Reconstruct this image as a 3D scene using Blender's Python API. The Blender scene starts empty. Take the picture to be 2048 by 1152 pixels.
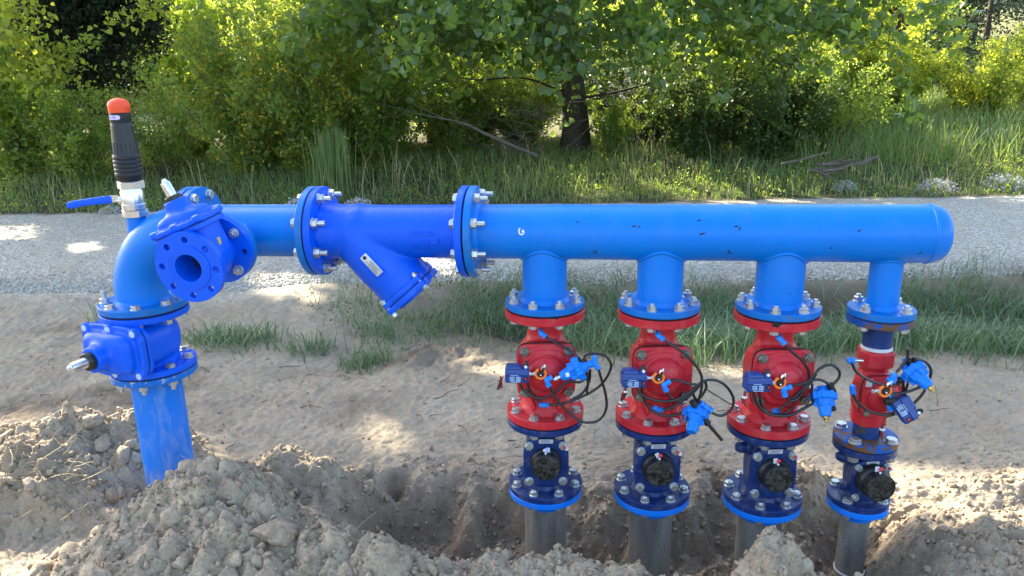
import bpy, bmesh, math, random
import numpy as np
from mathutils import Matrix, Vector, Quaternion

sc = bpy.context.scene
COL = sc.collection
rad = math.radians

# ------------------------------------------------------------------ camera
CAM_P, CAM_ROLL, CAM_H, FPX = rad(15.987), rad(-0.9896), 1.5, 1500.0
cf = np.array([0, math.cos(CAM_P), -math.sin(CAM_P)])
cu0 = np.array([0, math.sin(CAM_P), math.cos(CAM_P)])
cr = np.array([1., 0, 0]) * math.cos(CAM_ROLL) + cu0 * math.sin(CAM_ROLL)
cu = -np.array([1., 0, 0]) * math.sin(CAM_ROLL) + cu0 * math.cos(CAM_ROLL)
CC = np.array([0, 0, CAM_H])
cam_d = bpy.data.cameras.new('camera')
cam = bpy.data.objects.new('camera', cam_d)
COL.objects.link(cam)
m = Matrix.Identity(4)
for i, v in enumerate((cr, cu, -cf)):
    for j in range(3):
        m[j][i] = v[j]
m.translation = Vector(CC)
cam.matrix_world = m
cam_d.sensor_width = 36
cam_d.lens = 36 * FPX / 2048
cam_d.clip_start, cam_d.clip_end = 0.05, 800
sc.camera = cam

# ------------------------------------------------------------------ light
SUN_EL, SUN_ROT = rad(34), rad(-42)
SUN = Vector((math.sin(SUN_ROT) * math.cos(SUN_EL), math.cos(SUN_ROT) * math.cos(SUN_EL), math.sin(SUN_EL)))
w = bpy.data.worlds.new('World')
sc.world = w
w.use_nodes = True
wn = w.node_tree
sky = wn.nodes.new('ShaderNodeTexSky')
sky.sky_type = 'NISHITA'
sky.sun_disc = False
sky.sun_elevation, sky.sun_rotation = SUN_EL, SUN_ROT
sky.air_density, sky.dust_density, sky.ozone_density = 1.0, 2.5, 0.6
bg = wn.nodes['Background']
bg.inputs['Strength'].default_value = 0.15
wn.links.new(sky.outputs[0], bg.inputs['Color'])
sl = bpy.data.lights.new('sun', 'SUN')
sl.energy, sl.angle, sl.color = 4.3, rad(0.55), (1.0, 0.91, 0.74)
so = bpy.data.objects.new('sun', sl)
COL.objects.link(so)
so.location = (-10, 20, 12)
so.rotation_euler = SUN.to_track_quat('Z', 'Y').to_euler()
vs = sc.view_settings
vs.view_transform, vs.look, vs.gamma, vs.exposure = 'Standard', 'None', 1.0, 2.28
vs.use_curve_mapping = False
sc.render.engine = 'CYCLES'
cy = sc.cycles
cy.max_bounces, cy.diffuse_bounces, cy.glossy_bounces, cy.transmission_bounces, cy.transparent_max_bounces = 7, 4, 3, 6, 8
cy.use_denoising = True
cy.sample_clamp_indirect = 6.0

rng = np.random.default_rng(7)
random.seed(7)

# ------------------------------------------------------------------ measuring helpers (photo pixel -> place at a known distance)
def ray(x, y):
    return cf + cr * (x - 1024) / FPX + cu * (576 - y) / FPX
def at_y(x, y, Y):
    d = ray(x, y)
    return Vector(CC + d * Y / d[1])
def at_z(x, y, z):
    d = ray(x, y)
    return Vector(CC + d * (z - CAM_H) / d[2])
YAW, TILT = rad(8.389), rad(0.448)
D = Vector((math.cos(YAW) * math.cos(TILT), -math.sin(YAW) * math.cos(TILT), math.sin(TILT)))
O0 = Vector((0, 2.2884, 1.0265))
def hdr(s):
    return O0 + D * s

# ------------------------------------------------------------------ materials
def mat(name, build):
    mm = bpy.data.materials.new(name)
    mm.use_nodes = True
    nt = mm.node_tree
    b = nt.nodes['Principled BSDF']
    build(nt, b)
    return mm
def N(nt, t, **kw):
    n = nt.nodes.new('ShaderNode' + t)
    for k, v in kw.items():
        if k in n.inputs and not hasattr(n, k):
            n.inputs[k].default_value = v
        else:
            setattr(n, k, v)
    return n
def noise(nt, scale, detail=4, rough=.55, vec=None, dist=0.0):
    n = nt.nodes.new('ShaderNodeTexNoise')
    n.inputs['Scale'].default_value, n.inputs['Detail'].default_value = scale, detail
    n.inputs['Roughness'].default_value, n.inputs['Distortion'].default_value = rough, dist
    if vec is not None:
        nt.links.new(vec, n.inputs['Vector'])
    return n.outputs['Fac']
def ramp(nt, fac, stops):
    r = nt.nodes.new('ShaderNodeValToRGB')
    e = r.color_ramp.elements
    while len(e) < len(stops):
        e.new(0.5)
    for i, (p, c) in enumerate(stops):
        e[i].position = p
        e[i].color = (c, c, c, 1) if isinstance(c, (int, float)) else (*c, 1)
    nt.links.new(fac, r.inputs[0])
    return r.outputs[0]
def mixc(nt, fac, a, b, mode='MIX'):
    n = nt.nodes.new('ShaderNodeMix')
    n.data_type, n.blend_type = 'RGBA', mode
    for sock, v in ((n.inputs[0], fac), (n.inputs[6], a), (n.inputs[7], b)):
        if isinstance(v, bpy.types.NodeSocket):
            nt.links.new(v, sock)
        elif isinstance(v, (int, float)):
            sock.default_value = v
        else:
            sock.default_value = (*v, 1)
    return n.outputs[2]
def coords(nt, scale=None, world=False):
    if world:
        v = nt.nodes.new('ShaderNodeNewGeometry').outputs['Position']
    else:
        v = nt.nodes.new('ShaderNodeTexCoord').outputs['Object']
    if scale:
        mp = nt.nodes.new('ShaderNodeMapping')
        mp.inputs['Scale'].default_value = scale
        nt.links.new(v, mp.inputs[0])
        v = mp.outputs[0]
    return v
def bump(nt, b, h, strength, dist):
    n = nt.nodes.new('ShaderNodeBump')
    n.inputs['Strength'].default_value, n.inputs['Distance'].default_value = strength, dist
    nt.links.new(h, n.inputs['Height'])
    nt.links.new(n.outputs[0], b.inputs['Normal'])
def tide_mask(nt, v, z0, h=.10):
    sx = N(nt, 'SeparateXYZ'); nt.links.new(v, sx.inputs[0])
    mr = N(nt, 'MapRange'); nt.links.new(sx.outputs[2], mr.inputs[0])
    mr.inputs[1].default_value, mr.inputs[2].default_value = z0 + h, z0 - h * .4
    ml = N(nt, 'Math', operation='MULTIPLY'); nt.links.new(mr.outputs[0], ml.inputs[0])
    nt.links.new(ramp(nt, noise(nt, 30, 5, .7, v, .5), [(.36, 0.1), (.60, 1)]), ml.inputs[1])
    return ml.outputs[0]
def paint(name, col, rough=.35, chip=(.03, .04, .05), chip_t=.72, chip_scale=26, dust=0.12, dustcol=(.42, .36, .28), dust_scale=(9, 9, 9), var=.12, bmp=.12, coat=0.0, tide=None):
    def f(nt, b):
        v = coords(nt, world=True)
        big = noise(nt, 5, 3, .6, v)
        c = mixc(nt, ramp(nt, big, [(.3, 0), (.7, 1)]), col, tuple(x * (1 - var) for x in col))
        dv = coords(nt, dust_scale, world=True)
        dn = noise(nt, 1, 6, .65, dv, .4)
        dm = ramp(nt, dn, [(.50, 0), (.78, dust)])
        c = mixc(nt, dm, c, dustcol)
        if chip_t < 1:
            cm = nt.nodes.new('ShaderNodeMath'); cm.operation = 'MULTIPLY'
            nt.links.new(ramp(nt, noise(nt, chip_scale, 5, .6, v, .8), [(chip_t, 0), (chip_t + .02, 1)]), cm.inputs[0])
            nt.links.new(ramp(nt, noise(nt, 4.3, 2, .5, v), [(.45, 0), (.55, 1)]), cm.inputs[1])
            c = mixc(nt, cm.outputs[0], c, chip)
        if tide is not None:
            c = mixc(nt, tide_mask(nt, v, tide), c, (.30, .25, .18))
        nt.links.new(c, b.inputs['Base Color'])
        rr = ramp(nt, noise(nt, 18, 4, .6, v), [(.3, rough * .8), (.7, min(1, rough * 1.25))])
        nt.links.new(rr, b.inputs['Roughness'])
        b.inputs['Specular IOR Level'].default_value = .27
        if coat:
            b.inputs['Coat Weight'].default_value = coat
            b.inputs['Coat Roughness'].default_value = .12
        bump(nt, b, noise(nt, 70, 3, .5, v), bmp, .004)
    return mat(name, f)
def simple(name, col, rough=.5, metal=0.0, spec=.5, nscale=40, var=.2, bmp=0.0):
    def f(nt, b):
        v = coords(nt, world=True)
        c = mixc(nt, noise(nt, nscale, 4, .6, v), tuple(x * (1 - var) for x in col), tuple(min(1, x * (1 + var)) for x in col))
        nt.links.new(c, b.inputs['Base Color'])
        b.inputs['Roughness'].default_value, b.inputs['Metallic'].default_value = rough, metal
        b.inputs['Specular IOR Level'].default_value = spec
        if bmp:
            bump(nt, b, noise(nt, nscale * 2, 4, .6, v), bmp, .003)
    return mat(name, f)

M = {}
M['azure'] = paint('azure_pipe_paint', (.0004, .185, .68), .36, chip_t=.70, dust=.05, var=.10)
M['azure_chip'] = paint('chipped_azure_flange_paint', (.001, .165, .56), .36, chip=(.10, .12, .12), chip_t=.60, chip_scale=38, dust=.12, var=.2)
M['azure_dusty'] = paint('dusty_azure_pipe_plastic', (.006, .16, .66), .42, chip_t=.74, dust=.55, dustcol=(.28, .36, .50), dust_scale=(34, 34, 9), var=.15, tide=.07)
M['cobalt'] = paint('cobalt_epoxy', (.0003, .098, .72), .38, chip_t=1, dust=.0, var=.06, bmp=.2)
M['navy'] = paint('navy_epoxy', (.009, .030, .135), .30, chip_t=1, dust=.32, dustcol=(.30, .27, .23), dust_scale=(30, 30, 30), var=.15, bmp=.25)
M['navy_dirty'] = paint('muddy_navy_epoxy', (.009, .030, .135), .32, chip_t=1, dust=.85, dustcol=(.26, .22, .17), dust_scale=(11, 11, 11), var=.15, bmp=.25)
M['red'] = paint('red_epoxy', (.54, .022, .034), .32, chip_t=1, dust=.22, dustcol=(.40, .28, .22), dust_scale=(26, 26, 26), var=.16, bmp=.5)
M['rusty'] = paint('rusty_azure_paint', (.006, .09, .38), .45, chip=(.13, .065, .028), chip_t=.47, chip_scale=16, dust=.25, dustcol=(.2, .14, .08), var=.3, bmp=.3)
M['scraped'] = paint('scraped_azure_paint', (.002, .140, .55), .38, chip=(.42, .45, .45), chip_t=.57, chip_scale=30, dust=.2, dustcol=(.12, .11, .09), var=.25, bmp=.3)
M['nipple'] = paint('dull_blue_pipe_paint', (.010, .045, .19), .42, chip=(.06, .05, .045), chip_t=.55, chip_scale=20, dust=.35, dustcol=(.2, .22, .26), var=.35)
M['ring'] = paint('bright_blue_ring_plastic', (.004, .19, .78), .36, chip_t=1, dust=.12, dustcol=(.3, .3, .3), var=.1)
M['zinc'] = simple('zinc_plated_steel', (.52, .55, .56), .36, .9, .5, 60, .18, .1)
M['oxide_steel'] = simple('greyish_green_nut_steel', (.22, .22, .19), .40, .8, .5, 50, .4, .1)
M['nickel'] = simple('nickel_plated_brass', (.66, .66, .64), .25, .85, .5, 30, .12, .1)
M['brass'] = simple('brass', (.62, .40, .10), .28, .95, .5, 40, .15)
M['rubber'] = simple('black_rubber', (.012, .012, .012), .55, 0, .4, 60, .4, .1)
M['hose'] = simple('black_hose_plastic', (.010, .010, .011), .33, 0, .5, 60, .3)
M['black'] = simple('black_moulded_plastic', (.013, .013, .014), .42, 0, .45, 30, .3, .1)
M['orange'] = simple('orange_plastic', (.85, .085, .025), .42, 0, .4, 20, .06)
M['orange_ring'] = simple('orange_ring_plastic', (.85, .20, .02), .40, 0, .4, 20, .06)
M['white'] = simple('white_print', (.78, .79, .80), .5, 0, .3, 80, .08)
M['lilac'] = simple('lilac_label', (.62, .55, .74), .5, 0, .3, 80, .06)
M['purple'] = simple('purple_ink', (.10, .05, .24), .6, 0, .2)
M['silver_label'] = simple('printed_silver_plate', (.55, .58, .60), .35, .3, .5, 220, .35)
M['sky_label'] = simple('pale_blue_print', (.40, .55, .85), .5, 0, .3, 260, .4)
M['gold_label'] = simple('gold_sticker', (.62, .46, .08), .4, .2, .5, 220, .5)
M['fitting'] = simple('bright_blue_fitting_plastic', (.008, .23, .80), .35, 0, .5, 40, .12)
M['solenoid'] = simple('dark_blue_moulded_plastic', (.010, .046, .21), .36, 0, .5, 40, .12)
M['redwire'] = simple('red_cable', (.30, .02, .025), .45)
M['redseal'] = simple('red_seal_plastic', (.75, .02, .05), .4)
M['clearseal'] = simple('clear_seal_plastic', (.60, .66, .72), .25, 0, .6, 100, .2)
M['wax'] = simple('pale_blue_wax_plug', (.42, .52, .66), .5, 0, .3, 30, .08)
M['tape'] = simple('grey_sealing_tape', (.55, .56, .55), .6, 0, .3, 80, .2)
def f(nt, b):
    v = coords(nt, world=True)
    n1 = noise(nt, 210, 4, .75, v)
    n2 = noise(nt, 1, 4, .6, coords(nt, (16, 16, 3), world=True))
    spk = ramp(nt, n1, [(.34, .25), (.58, 1)])
    msk = ramp(nt, n2, [(.34, .85), (.66, .12)])
    mu = N(nt, 'Math', operation='MULTIPLY'); nt.links.new(spk, mu.inputs[0]); nt.links.new(msk, mu.inputs[1])
    nt.links.new(mixc(nt, tide_mask(nt, v, -.10, .10), mixc(nt, mu.outputs[0], (.070, .068, .064), (.33, .305, .265)), (.27, .22, .16)), b.inputs['Base Color'])
    b.inputs['Roughness'].default_value = .55
    bump(nt, b, n1, .3, .003)
M['poly'] = mat('mud_specked_black_pipe', f)
def f(nt, b):
    v = coords(nt, world=True)
    n1 = noise(nt, 46, 5, .7, v, 1.2)
    nt.links.new(mixc(nt, ramp(nt, n1, [(.46, 0), (.64, .7)]), (.008, .009, .008), (.075, .070, .060)), b.inputs['Base Color'])
    nt.links.new(ramp(nt, n1, [(.4, .12), (.62, .6)]), b.inputs['Roughness'])
    bump(nt, b, n1, .6, .006)
M['muddyblack'] = mat('wet_muddy_black_plastic', f)

def soil_shader(name, dug):
    def f(nt, b):
        v = coords(nt, world=True)
        at = lambda n: N(nt, 'Attribute', attribute_name=n).outputs['Fac']
        n1, n2, n3 = noise(nt, 2.2, 5, .6, v), noise(nt, 22, 6, .7, v), noise(nt, 120, 4, .7, v)
        sand = mixc(nt, ramp(nt, n1, [(.35, 0), (.68, 1)]), (.328, .272, .192), (.432, .370, .270))
        sand = mixc(nt, ramp(nt, n2, [(.30, .42), (.62, 0)]), sand, (.195, .158, .110))
        sand = mixc(nt, ramp(nt, n3, [(.30, .45), (.60, 0)]), sand, (.17, .13, .095))
        dugc = mixc(nt, ramp(nt, n2, [(.32, 0), (.66, 1)]), (.272, .212, .145), (.430, .352, .250))
        dugc = mixc(nt, ramp(nt, n3, [(.28, .5), (.55, 0)]), dugc, (.12, .092, .066))
        c = mixc(nt, at('dug'), sand, dugc)
        damp = mixc(nt, n2, (.105, .080, .056), (.205, .160, .116))
        c = mixc(nt, at('damp'), c, damp)
        humus = mixc(nt, n2, (.035, .033, .020), (.10, .085, .050))
        c = mixc(nt, at('humus'), c, humus)
        vo = N(nt, 'TexVoronoi'); vo.inputs['Scale'].default_value = 78; nt.links.new(v, vo.inputs['Vector'])
        vo2 = N(nt, 'TexVoronoi'); vo2.inputs['Scale'].default_value = 26; nt.links.new(v, vo2.inputs['Vector'])
        sp = N(nt, 'SeparateColor'); nt.links.new(vo.outputs['Color'], sp.inputs[0])
        gr = ramp(nt, sp.outputs[0], [(0, (.21, .196, .162)), (.45, (.42, .392, .328)), (.8, (.56, .528, .448)), (1, (.78, .745, .66))])
        gr = mixc(nt, ramp(nt, n1, [(.38, .6), (.60, 0)]), gr, (.42, .365, .275))
        c = mixc(nt, at('gravel'), c, gr)
        mead = mixc(nt, n1, (.12, .14, .05), (.26, .24, .10))
        dry = mixc(nt, n1, (.42, .37, .22), (.55, .49, .32))
        mead = mixc(nt, at('dryfield'), mead, dry)
        c = mixc(nt, at('meadow'), c, mead)
        nt.links.new(c, b.inputs['Base Color'])
        b.inputs['Roughness'].default_value, b.inputs['Specular IOR Level'].default_value = .95, .15
        b1 = N(nt, 'Bump'); b1.inputs['Strength'].default_value, b1.inputs['Distance'].default_value = .75, .016
        nt.links.new(n2, b1.inputs['Height'])
        b2 = N(nt, 'Bump'); b2.inputs['Strength'].default_value, b2.inputs['Distance'].default_value = .55, .004
        nt.links.new(n3, b2.inputs['Height']); nt.links.new(b1.outputs[0], b2.inputs['Normal'])
        gm = N(nt, 'Math', operation='MULTIPLY'); nt.links.new(at('gravel'), gm.inputs[0]); nt.links.new(vo.outputs['Distance'], gm.inputs[1])
        b3 = N(nt, 'Bump', invert=True); b3.inputs['Strength'].default_value, b3.inputs['Distance'].default_value = .8, .012
        nt.links.new(gm.outputs[0], b3.inputs['Height']); nt.links.new(b2.outputs[0], b3.inputs['Normal'])
        nt.links.new(b3.outputs[0], b.inputs['Normal'])
    return mat(name, f)
M['soil'] = soil_shader('sandy_soil_and_gravel', 0)
def leafmat(name, c1, c2, trans, tcol, rough=.45, spec=.4):
    def f(nt, b):
        a = N(nt, 'Attribute', attribute_name='rnd').outputs['Fac']
        c = mixc(nt, a, c1, c2)
        nt.links.new(c, b.inputs['Base Color'])
        b.inputs['Roughness'].default_value, b.inputs['Specular IOR Level'].default_value = rough, spec
        tr = N(nt, 'BsdfTranslucent')
        nt.links.new(mixc(nt, a, tcol, tuple(x * .7 for x in tcol)), tr.inputs['Color'])
        mx = N(nt, 'MixShader'); mx.inputs[0].default_value = trans
        nt.links.new(b.outputs[0], mx.inputs[1]); nt.links.new(tr.outputs[0], mx.inputs[2])
        nt.links.new(mx.outputs[0], nt.nodes['Material Output'].inputs['Surface'])
    return mat(name, f)
M['leaf_poplar'] = leafmat('poplar_leaf', (.052, .112, .026), (.105, .180, .046), .45, (.36, .50, .05), .28, .6)
M['leaf_green'] = leafmat('shrub_leaf', (.070, .145, .028), (.160, .235, .052), .50, (.58, .72, .08))
M['leaf_light'] = leafmat('light_green_leaf', (.090, .150, .030), (.180, .240, .055), .52, (.62, .72, .09))
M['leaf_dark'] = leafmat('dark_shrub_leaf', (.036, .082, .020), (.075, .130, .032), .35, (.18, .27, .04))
M['leaf_bright'] = leafmat('yellow_green_leaf', (.12, .19, .028), (.23, .28, .045), .55, (.70, .76, .07))
M['leaf_conifer'] = leafmat('conifer_needle', (.012, .022, .010), (.022, .036, .015), .08, (.03, .05, .01), .6, .2)
M['leaf_pine'] = leafmat('haze_paled_pine_needle', (.10, .13, .085), (.17, .20, .13), .15, (.16, .20, .09), .6, .2)  # pale needle colour stands in for haze over the far pines
M['blossom'] = leafmat('yellow_blossom', (.52, .36, .020), (.66, .48, .04), .35, (.7, .5, .03))
M['blossom_white'] = leafmat('white_blossom', (.55, .55, .52), (.70, .70, .68), .35, (.6, .6, .55))
M['blossom_thyme'] = leafmat('pale_lilac_blossom', (.42, .39, .43), (.62, .58, .62), .25, (.5, .46, .5))
M['grass'] = leafmat('grass_blade', (.105, .185, .065), (.225, .295, .125), .42, (.38, .48, .08), .5, .3)
M['grass_blue'] = leafmat('blue_green_grass_blade', (.075, .135, .060), (.190, .270, .150), .28, (.22, .32, .10), .45, .4)
M['straw'] = leafmat('dry_straw', (.36, .29, .14), (.52, .44, .24), .2, (.4, .32, .14), .6, .3)
M['bark'] = simple('grey_brown_bark', (.060, .048, .037), .9, 0, .1, 14, .55, .9)
M['deadwood'] = simple('grey_dead_wood', (.13, .112, .092), .9, 0, .1, 30, .4, .5)
M['twig'] = simple('thin_brown_twig', (.10, .085, .06), .85, 0, .15, 20, .4)
M['stone'] = simple('pale_gravel_stone', (.40, .38, .33), .85, 0, .2, 9, .5)

# ------------------------------------------------------------------ mesh helpers
class MB:
    def __init__(s):
        s.v, s.f, s.n = [], [], 0
    def add(s, V, F, Mx=None):
        if Mx is not None:
            V = [Mx @ Vector(p) for p in V]
        s.v += [tuple(p) for p in V]
        s.f += [tuple(i + s.n for i in q) for q in F]
        s.n += len(V)
    def lathe(s, Mx, prof, n=48, a0=0.0, a1=None):
        V, F = [], []
        full = a1 is None
        cols = n if full else n + 1
        for r, h in prof:
            for i in range(cols):
                t = a0 + (2 * math.pi if full else a1 - a0) * i / n
                V.append((r * math.cos(t), r * math.sin(t), h))
        for k in range(len(prof) - 1):
            for i in range(n):
                j = (i + 1) % cols
                F.append((k * cols + i, k * cols + j, (k + 1) * cols + j, (k + 1) * cols + i))
        if full:
            if prof[0][0] > 1e-6: F.append(tuple(range(n - 1, -1, -1)))
            if prof[-1][0] > 1e-6: F.append(tuple((len(prof) - 1) * n + i for i in range(n)))
        s.add(V, F, Mx)
    def ring(s, Mx, ri, ro, h0, h1, n=48, c=.0015):
        # closed annulus
        prof = [(ri, h0), (ro - c, h0), (ro, h0 + c), (ro, h1 - c), (ro - c, h1), (ri, h1)]
        V, F = [], []
        for r, h in prof:
            for i in range(n):
                t = 2 * math.pi * i / n
                V.append((r * math.cos(t), r * math.sin(t), h))
        k = len(prof)
        for a in range(k):
            b = (a + 1) % k
            for i in range(n):
                j = (i + 1) % n
                F.append((a * n + i, a * n + j, b * n + j, b * n + i))
        s.add(V, F, Mx)
    def tube(s, pts, r, n=8, caps=True, Mx=None):
        P = [Vector(p) for p in pts]
        R = r if hasattr(r, '__len__') else [r] * len(P)
        V, F = [], []
        up = Vector((0, 0, 1))
        t0 = (P[1] - P[0]).normalized()
        a = t0.orthogonal().normalized()
        for i, p in enumerate(P):
            t = (P[min(i + 1, len(P) - 1)] - P[max(i - 1, 0)]).normalized()
            a = (a - t * a.dot(t))
            a = a.normalized() if a.length > 1e-8 else t.orthogonal().normalized()
            b = t.cross(a)
            for k in range(n):
                q = 2 * math.pi * k / n
                V.append(p + (a * math.cos(q) + b * math.sin(q)) * R[i])
        for i in range(len(P) - 1):
            for k in range(n):
                j = (k + 1) % n
                F.append((i * n + k, i * n + j, (i + 1) * n + j, (i + 1) * n + k))
        if caps:
            F.append(tuple(range(n - 1, -1, -1)))
            F.append(tuple((len(P) - 1) * n + k for k in range(n)))
        s.add(V, F, Mx)
    def box(s, Mx, sx, sy, sz, bev=0.0, seg=2):
        bm = bmesh.new()
        bmesh.ops.create_cube(bm, size=1)
        for v in bm.verts:
            v.co = Vector((v.co.x * sx, v.co.y * sy, v.co.z * sz))
        if bev:
            bmesh.ops.bevel(bm, geom=bm.edges[:], offset=bev, segments=seg, profile=.5, affect='EDGES')
        bm.verts.index_update()
        s.add([v.co.copy() for v in bm.verts], [tuple(v.index for v in f.verts) for f in bm.faces], Mx)
        bm.free()
    def hexa(s, Mx, af, h, ch=.0012):
        R = af / math.sqrt(3)
        V, F = [], []
        for r, z in ((R, 0), (R, h - ch), (R - ch * 1.3, h)):
            for i in range(6):
                t = math.pi / 3 * i
                V.append((r * math.cos(t), r * math.sin(t), z))
        for k in range(2):
            for i in range(6):
                j = (i + 1) % 6
                F.append((k * 6 + i, k * 6 + j, (k + 1) * 6 + j, (k + 1) * 6 + i))
        F.append((5, 4, 3, 2, 1, 0)); F.append(tuple(12 + i for i in range(6)))
        s.add(V, F, Mx)
    def loft(s, Mx, secs, n=40):
        # secs: (z, half_x, half_y, exponent, cx, cy)
        V, F = [], []
        for sec in secs:
            z, hx, hy, e = sec[:4]
            cx, cyy = (sec[4], sec[5]) if len(sec) > 5 else (0, 0)
            for i in range(n):
                t = 2 * math.pi * i / n
                c, q = math.cos(t), math.sin(t)
                V.append((cx + hx * math.copysign(abs(c) ** (2 / e), c), cyy + hy * math.copysign(abs(q) ** (2 / e), q), z))
        for k in range(len(secs) - 1):
            for i in range(n):
                j = (i + 1) % n
                F.append((k * n + i, k * n + j, (k + 1) * n + j, (k + 1) * n + i))
        F.append(tuple(range(n - 1, -1, -1)))
        F.append(tuple((len(secs) - 1) * n + i for i in range(n)))
        s.add(V, F, Mx)
    def sphere(s, Mx, r, nu=16, nv=10):
        prof = [(max(1e-7, r * math.sin(math.pi * k / nv)), -r * math.cos(math.pi * k / nv)) for k in range(nv + 1)]
        s.lathe(Mx, prof, nu)
    def mesh(s, name, smooth=True, angle=32):
        me = bpy.data.meshes.new(name)
        me.from_pydata(s.v, [], s.f)
        me.update()
        if smooth:
            me.polygons.foreach_set('use_smooth', [True] * len(me.polygons))
            me.set_sharp_from_angle(angle=rad(angle))
        return me
    def remesh(s, name, voxel=.004, it=8):
        me = s.mesh(name, False)
        o = bpy.data.objects.new('tmp', me)
        COL.objects.link(o)
        md = o.modifiers.new('r', 'REMESH'); md.mode = 'VOXEL'; md.voxel_size = voxel
        sm = o.modifiers.new('s', 'SMOOTH'); sm.iterations = it; sm.factor = .5
        dg = bpy.context.evaluated_depsgraph_get()
        out = bpy.data.meshes.new_from_object(o.evaluated_get(dg))
        bpy.data.objects.remove(o); bpy.data.meshes.remove(me)
        out.polygons.foreach_set('use_smooth', [True] * len(out.polygons))
        out.name = name
        return out

def T(*p):
    return Matrix.Translation(Vector(p[0] if len(p) == 1 else p))
def frame(o, z, x=None):
    z = Vector(z).normalized()
    x = Vector(x) if x is not None else z.orthogonal()
    x = (x - z * x.dot(z)).normalized()
    y = z.cross(x)
    mm = Matrix.Identity(4)
    for i, c in enumerate((x, y, z)):
        for j in range(3):
            mm[j][i] = c[j]
    mm.translation = Vector(o)
    return mm
RZ = lambda a: Matrix.Rotation(a, 4, 'Z')
RX = lambda a: Matrix.Rotation(a, 4, 'X')
RY = lambda a: Matrix.Rotation(a, 4, 'Y')
I4 = Matrix.Identity(4)
WM = {}
def thing(name, label, cat, loc, group=None):
    o = bpy.data.objects.new(name, None)
    o.empty_display_size = .1
    COL.objects.link(o)
    o.location = loc
    o['label'], o['category'] = label, cat
    if group: o['group'] = group
    WM[o.name] = T(loc)
    return o
def part(name, me, material, parent=None, Mw=I4, label=None):
    o = bpy.data.objects.new(name, me)
    COL.objects.link(o)
    if material is not None and len(me.materials) == 0:
        me.materials.append(M[material] if isinstance(material, str) else material)
    if parent is not None:
        o.parent = parent
        o.matrix_basis = WM[parent.name].inverted() @ Mw
    else:
        o.matrix_basis = Mw
    WM[o.name] = Mw.copy()
    if label: o['label'] = label
    return o
def single(name, me, material, label, cat, Mw=I4, group=None):
    o = part(name, me, material, None, Mw)
    o['label'], o['category'] = label, cat
    if group: o['group'] = group
    return o
def kind(o, k):
    o['kind'] = k
    return o
CACHE = {}
def cached(key, fn):
    if key not in CACHE:
        CACHE[key] = fn()
    return CACHE[key]
def mesh_np(name, V, F, mat_, rnd=None, smooth=False):
    V = np.ascontiguousarray(V, dtype=np.float32); F = np.ascontiguousarray(F, dtype=np.int32)
    me = bpy.data.meshes.new(name)
    me.vertices.add(len(V)); me.vertices.foreach_set('co', V.ravel())
    k = F.shape[1]
    me.loops.add(F.size); me.loops.foreach_set('vertex_index', F.ravel())
    me.polygons.add(len(F))
    me.polygons.foreach_set('loop_start', np.arange(0, F.size, k, dtype=np.int32))
    me.update(calc_edges=True)
    if smooth:
        me.polygons.foreach_set('use_smooth', np.ones(len(F), dtype=bool))
    if rnd is not None:
        a = me.attributes.new('rnd', 'FLOAT', 'POINT')
        a.data.foreach_set('value', np.ascontiguousarray(rnd, dtype=np.float32))
    if mat_: me.materials.append(M[mat_] if isinstance(mat_, str) else mat_)
    return me

# ------------------------------------------------------------------ numpy noise
_perm = rng.permutation(4096)
def _h(ix, iy, k=0):
    return _perm[(ix * 73 + iy * 1327 + k * 911 + _perm[(iy * 31 + k * 17 + ix * 7) & 4095]) & 4095] / 4096.0
def vnoise(x, y, k=0):
    ix, iy = np.floor(x).astype(np.int64), np.floor(y).astype(np.int64)
    fx, fy = x - ix, y - iy
    fx, fy = fx * fx * fx * (fx * (fx * 6 - 15) + 10), fy * fy * fy * (fy * (fy * 6 - 15) + 10)
    a, b, c, d = _h(ix, iy, k), _h(ix + 1, iy, k), _h(ix, iy + 1, k), _h(ix + 1, iy + 1, k)
    return (a + (b - a) * fx + (c - a) * fy + (a - b - c + d) * fx * fy) * 2 - 1
def fbm(x, y, o=4, k=0, g=.5):
    s, a, t = 0, 1, 0
    for i in range(o):
        s = s + a * vnoise(x * 2 ** i + 13.7 * i, y * 2 ** i - 7.1 * i, k + i); t += a; a *= g
    return s / t
def worley(x, y, k=0):
    ix, iy = np.floor(x).astype(np.int64), np.floor(y).astype(np.int64)
    f1 = np.full(x.shape, 9.0); idv = np.zeros(x.shape)
    for a in (-1, 0, 1):
        for b in (-1, 0, 1):
            jx, jy = ix + a, iy + b
            px, py = jx + _h(jx, jy, k), jy + _h(jx, jy, k + 5)
            d = np.hypot(x - px, y - py)
            m_ = d < f1
            idv = np.where(m_, _h(jx, jy, k + 9), idv); f1 = np.where(m_, d, f1)
    return f1, idv
def sstep(a, b, x):
    t = np.clip((x - a) / (b - a), 0, 1)
    return t * t * (3 - 2 * t)

# ------------------------------------------------------------------ ground shape
HEAPS = [  # cx, cy, rx, ry, h, rot
    (-1.62, 2.66, .34, .20, .165, 0), (-2.05, 2.50, .36, .28, .14, 0), (-1.42, 2.70, .14, .12, .10, 0),
    (-.98, 2.13, .24, .19, .205, .2), (-1.22, 2.06, .20, .16, .10, 0), (-1.64, 2.40, .22, .13, .10, 0),
    (-.82, 1.92, .32, .26, .18, -.3), (-.50, 1.68, .22, .20, .08, 0), (-1.10, 1.74, .32, .24, .11, 0),
    (-.84, 2.47, .17, .12, .155, 0), (-.62, 2.42, .18, .12, .10, 0), (-1.00, 2.36, .12, .10, .06, 0),
    (1.66, 2.34, .36, .20, .035, 0), (2.05, 2.26, .4, .26, .03, 0), (1.45, 1.92, .28, .24, .06, 0), (1.9, 1.9, .5, .3, .04, 0),
    (-.43, 3.95, .34, .15, .075, 0), (1.06, 2.43, .13, .10, .06, 0)]
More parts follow.
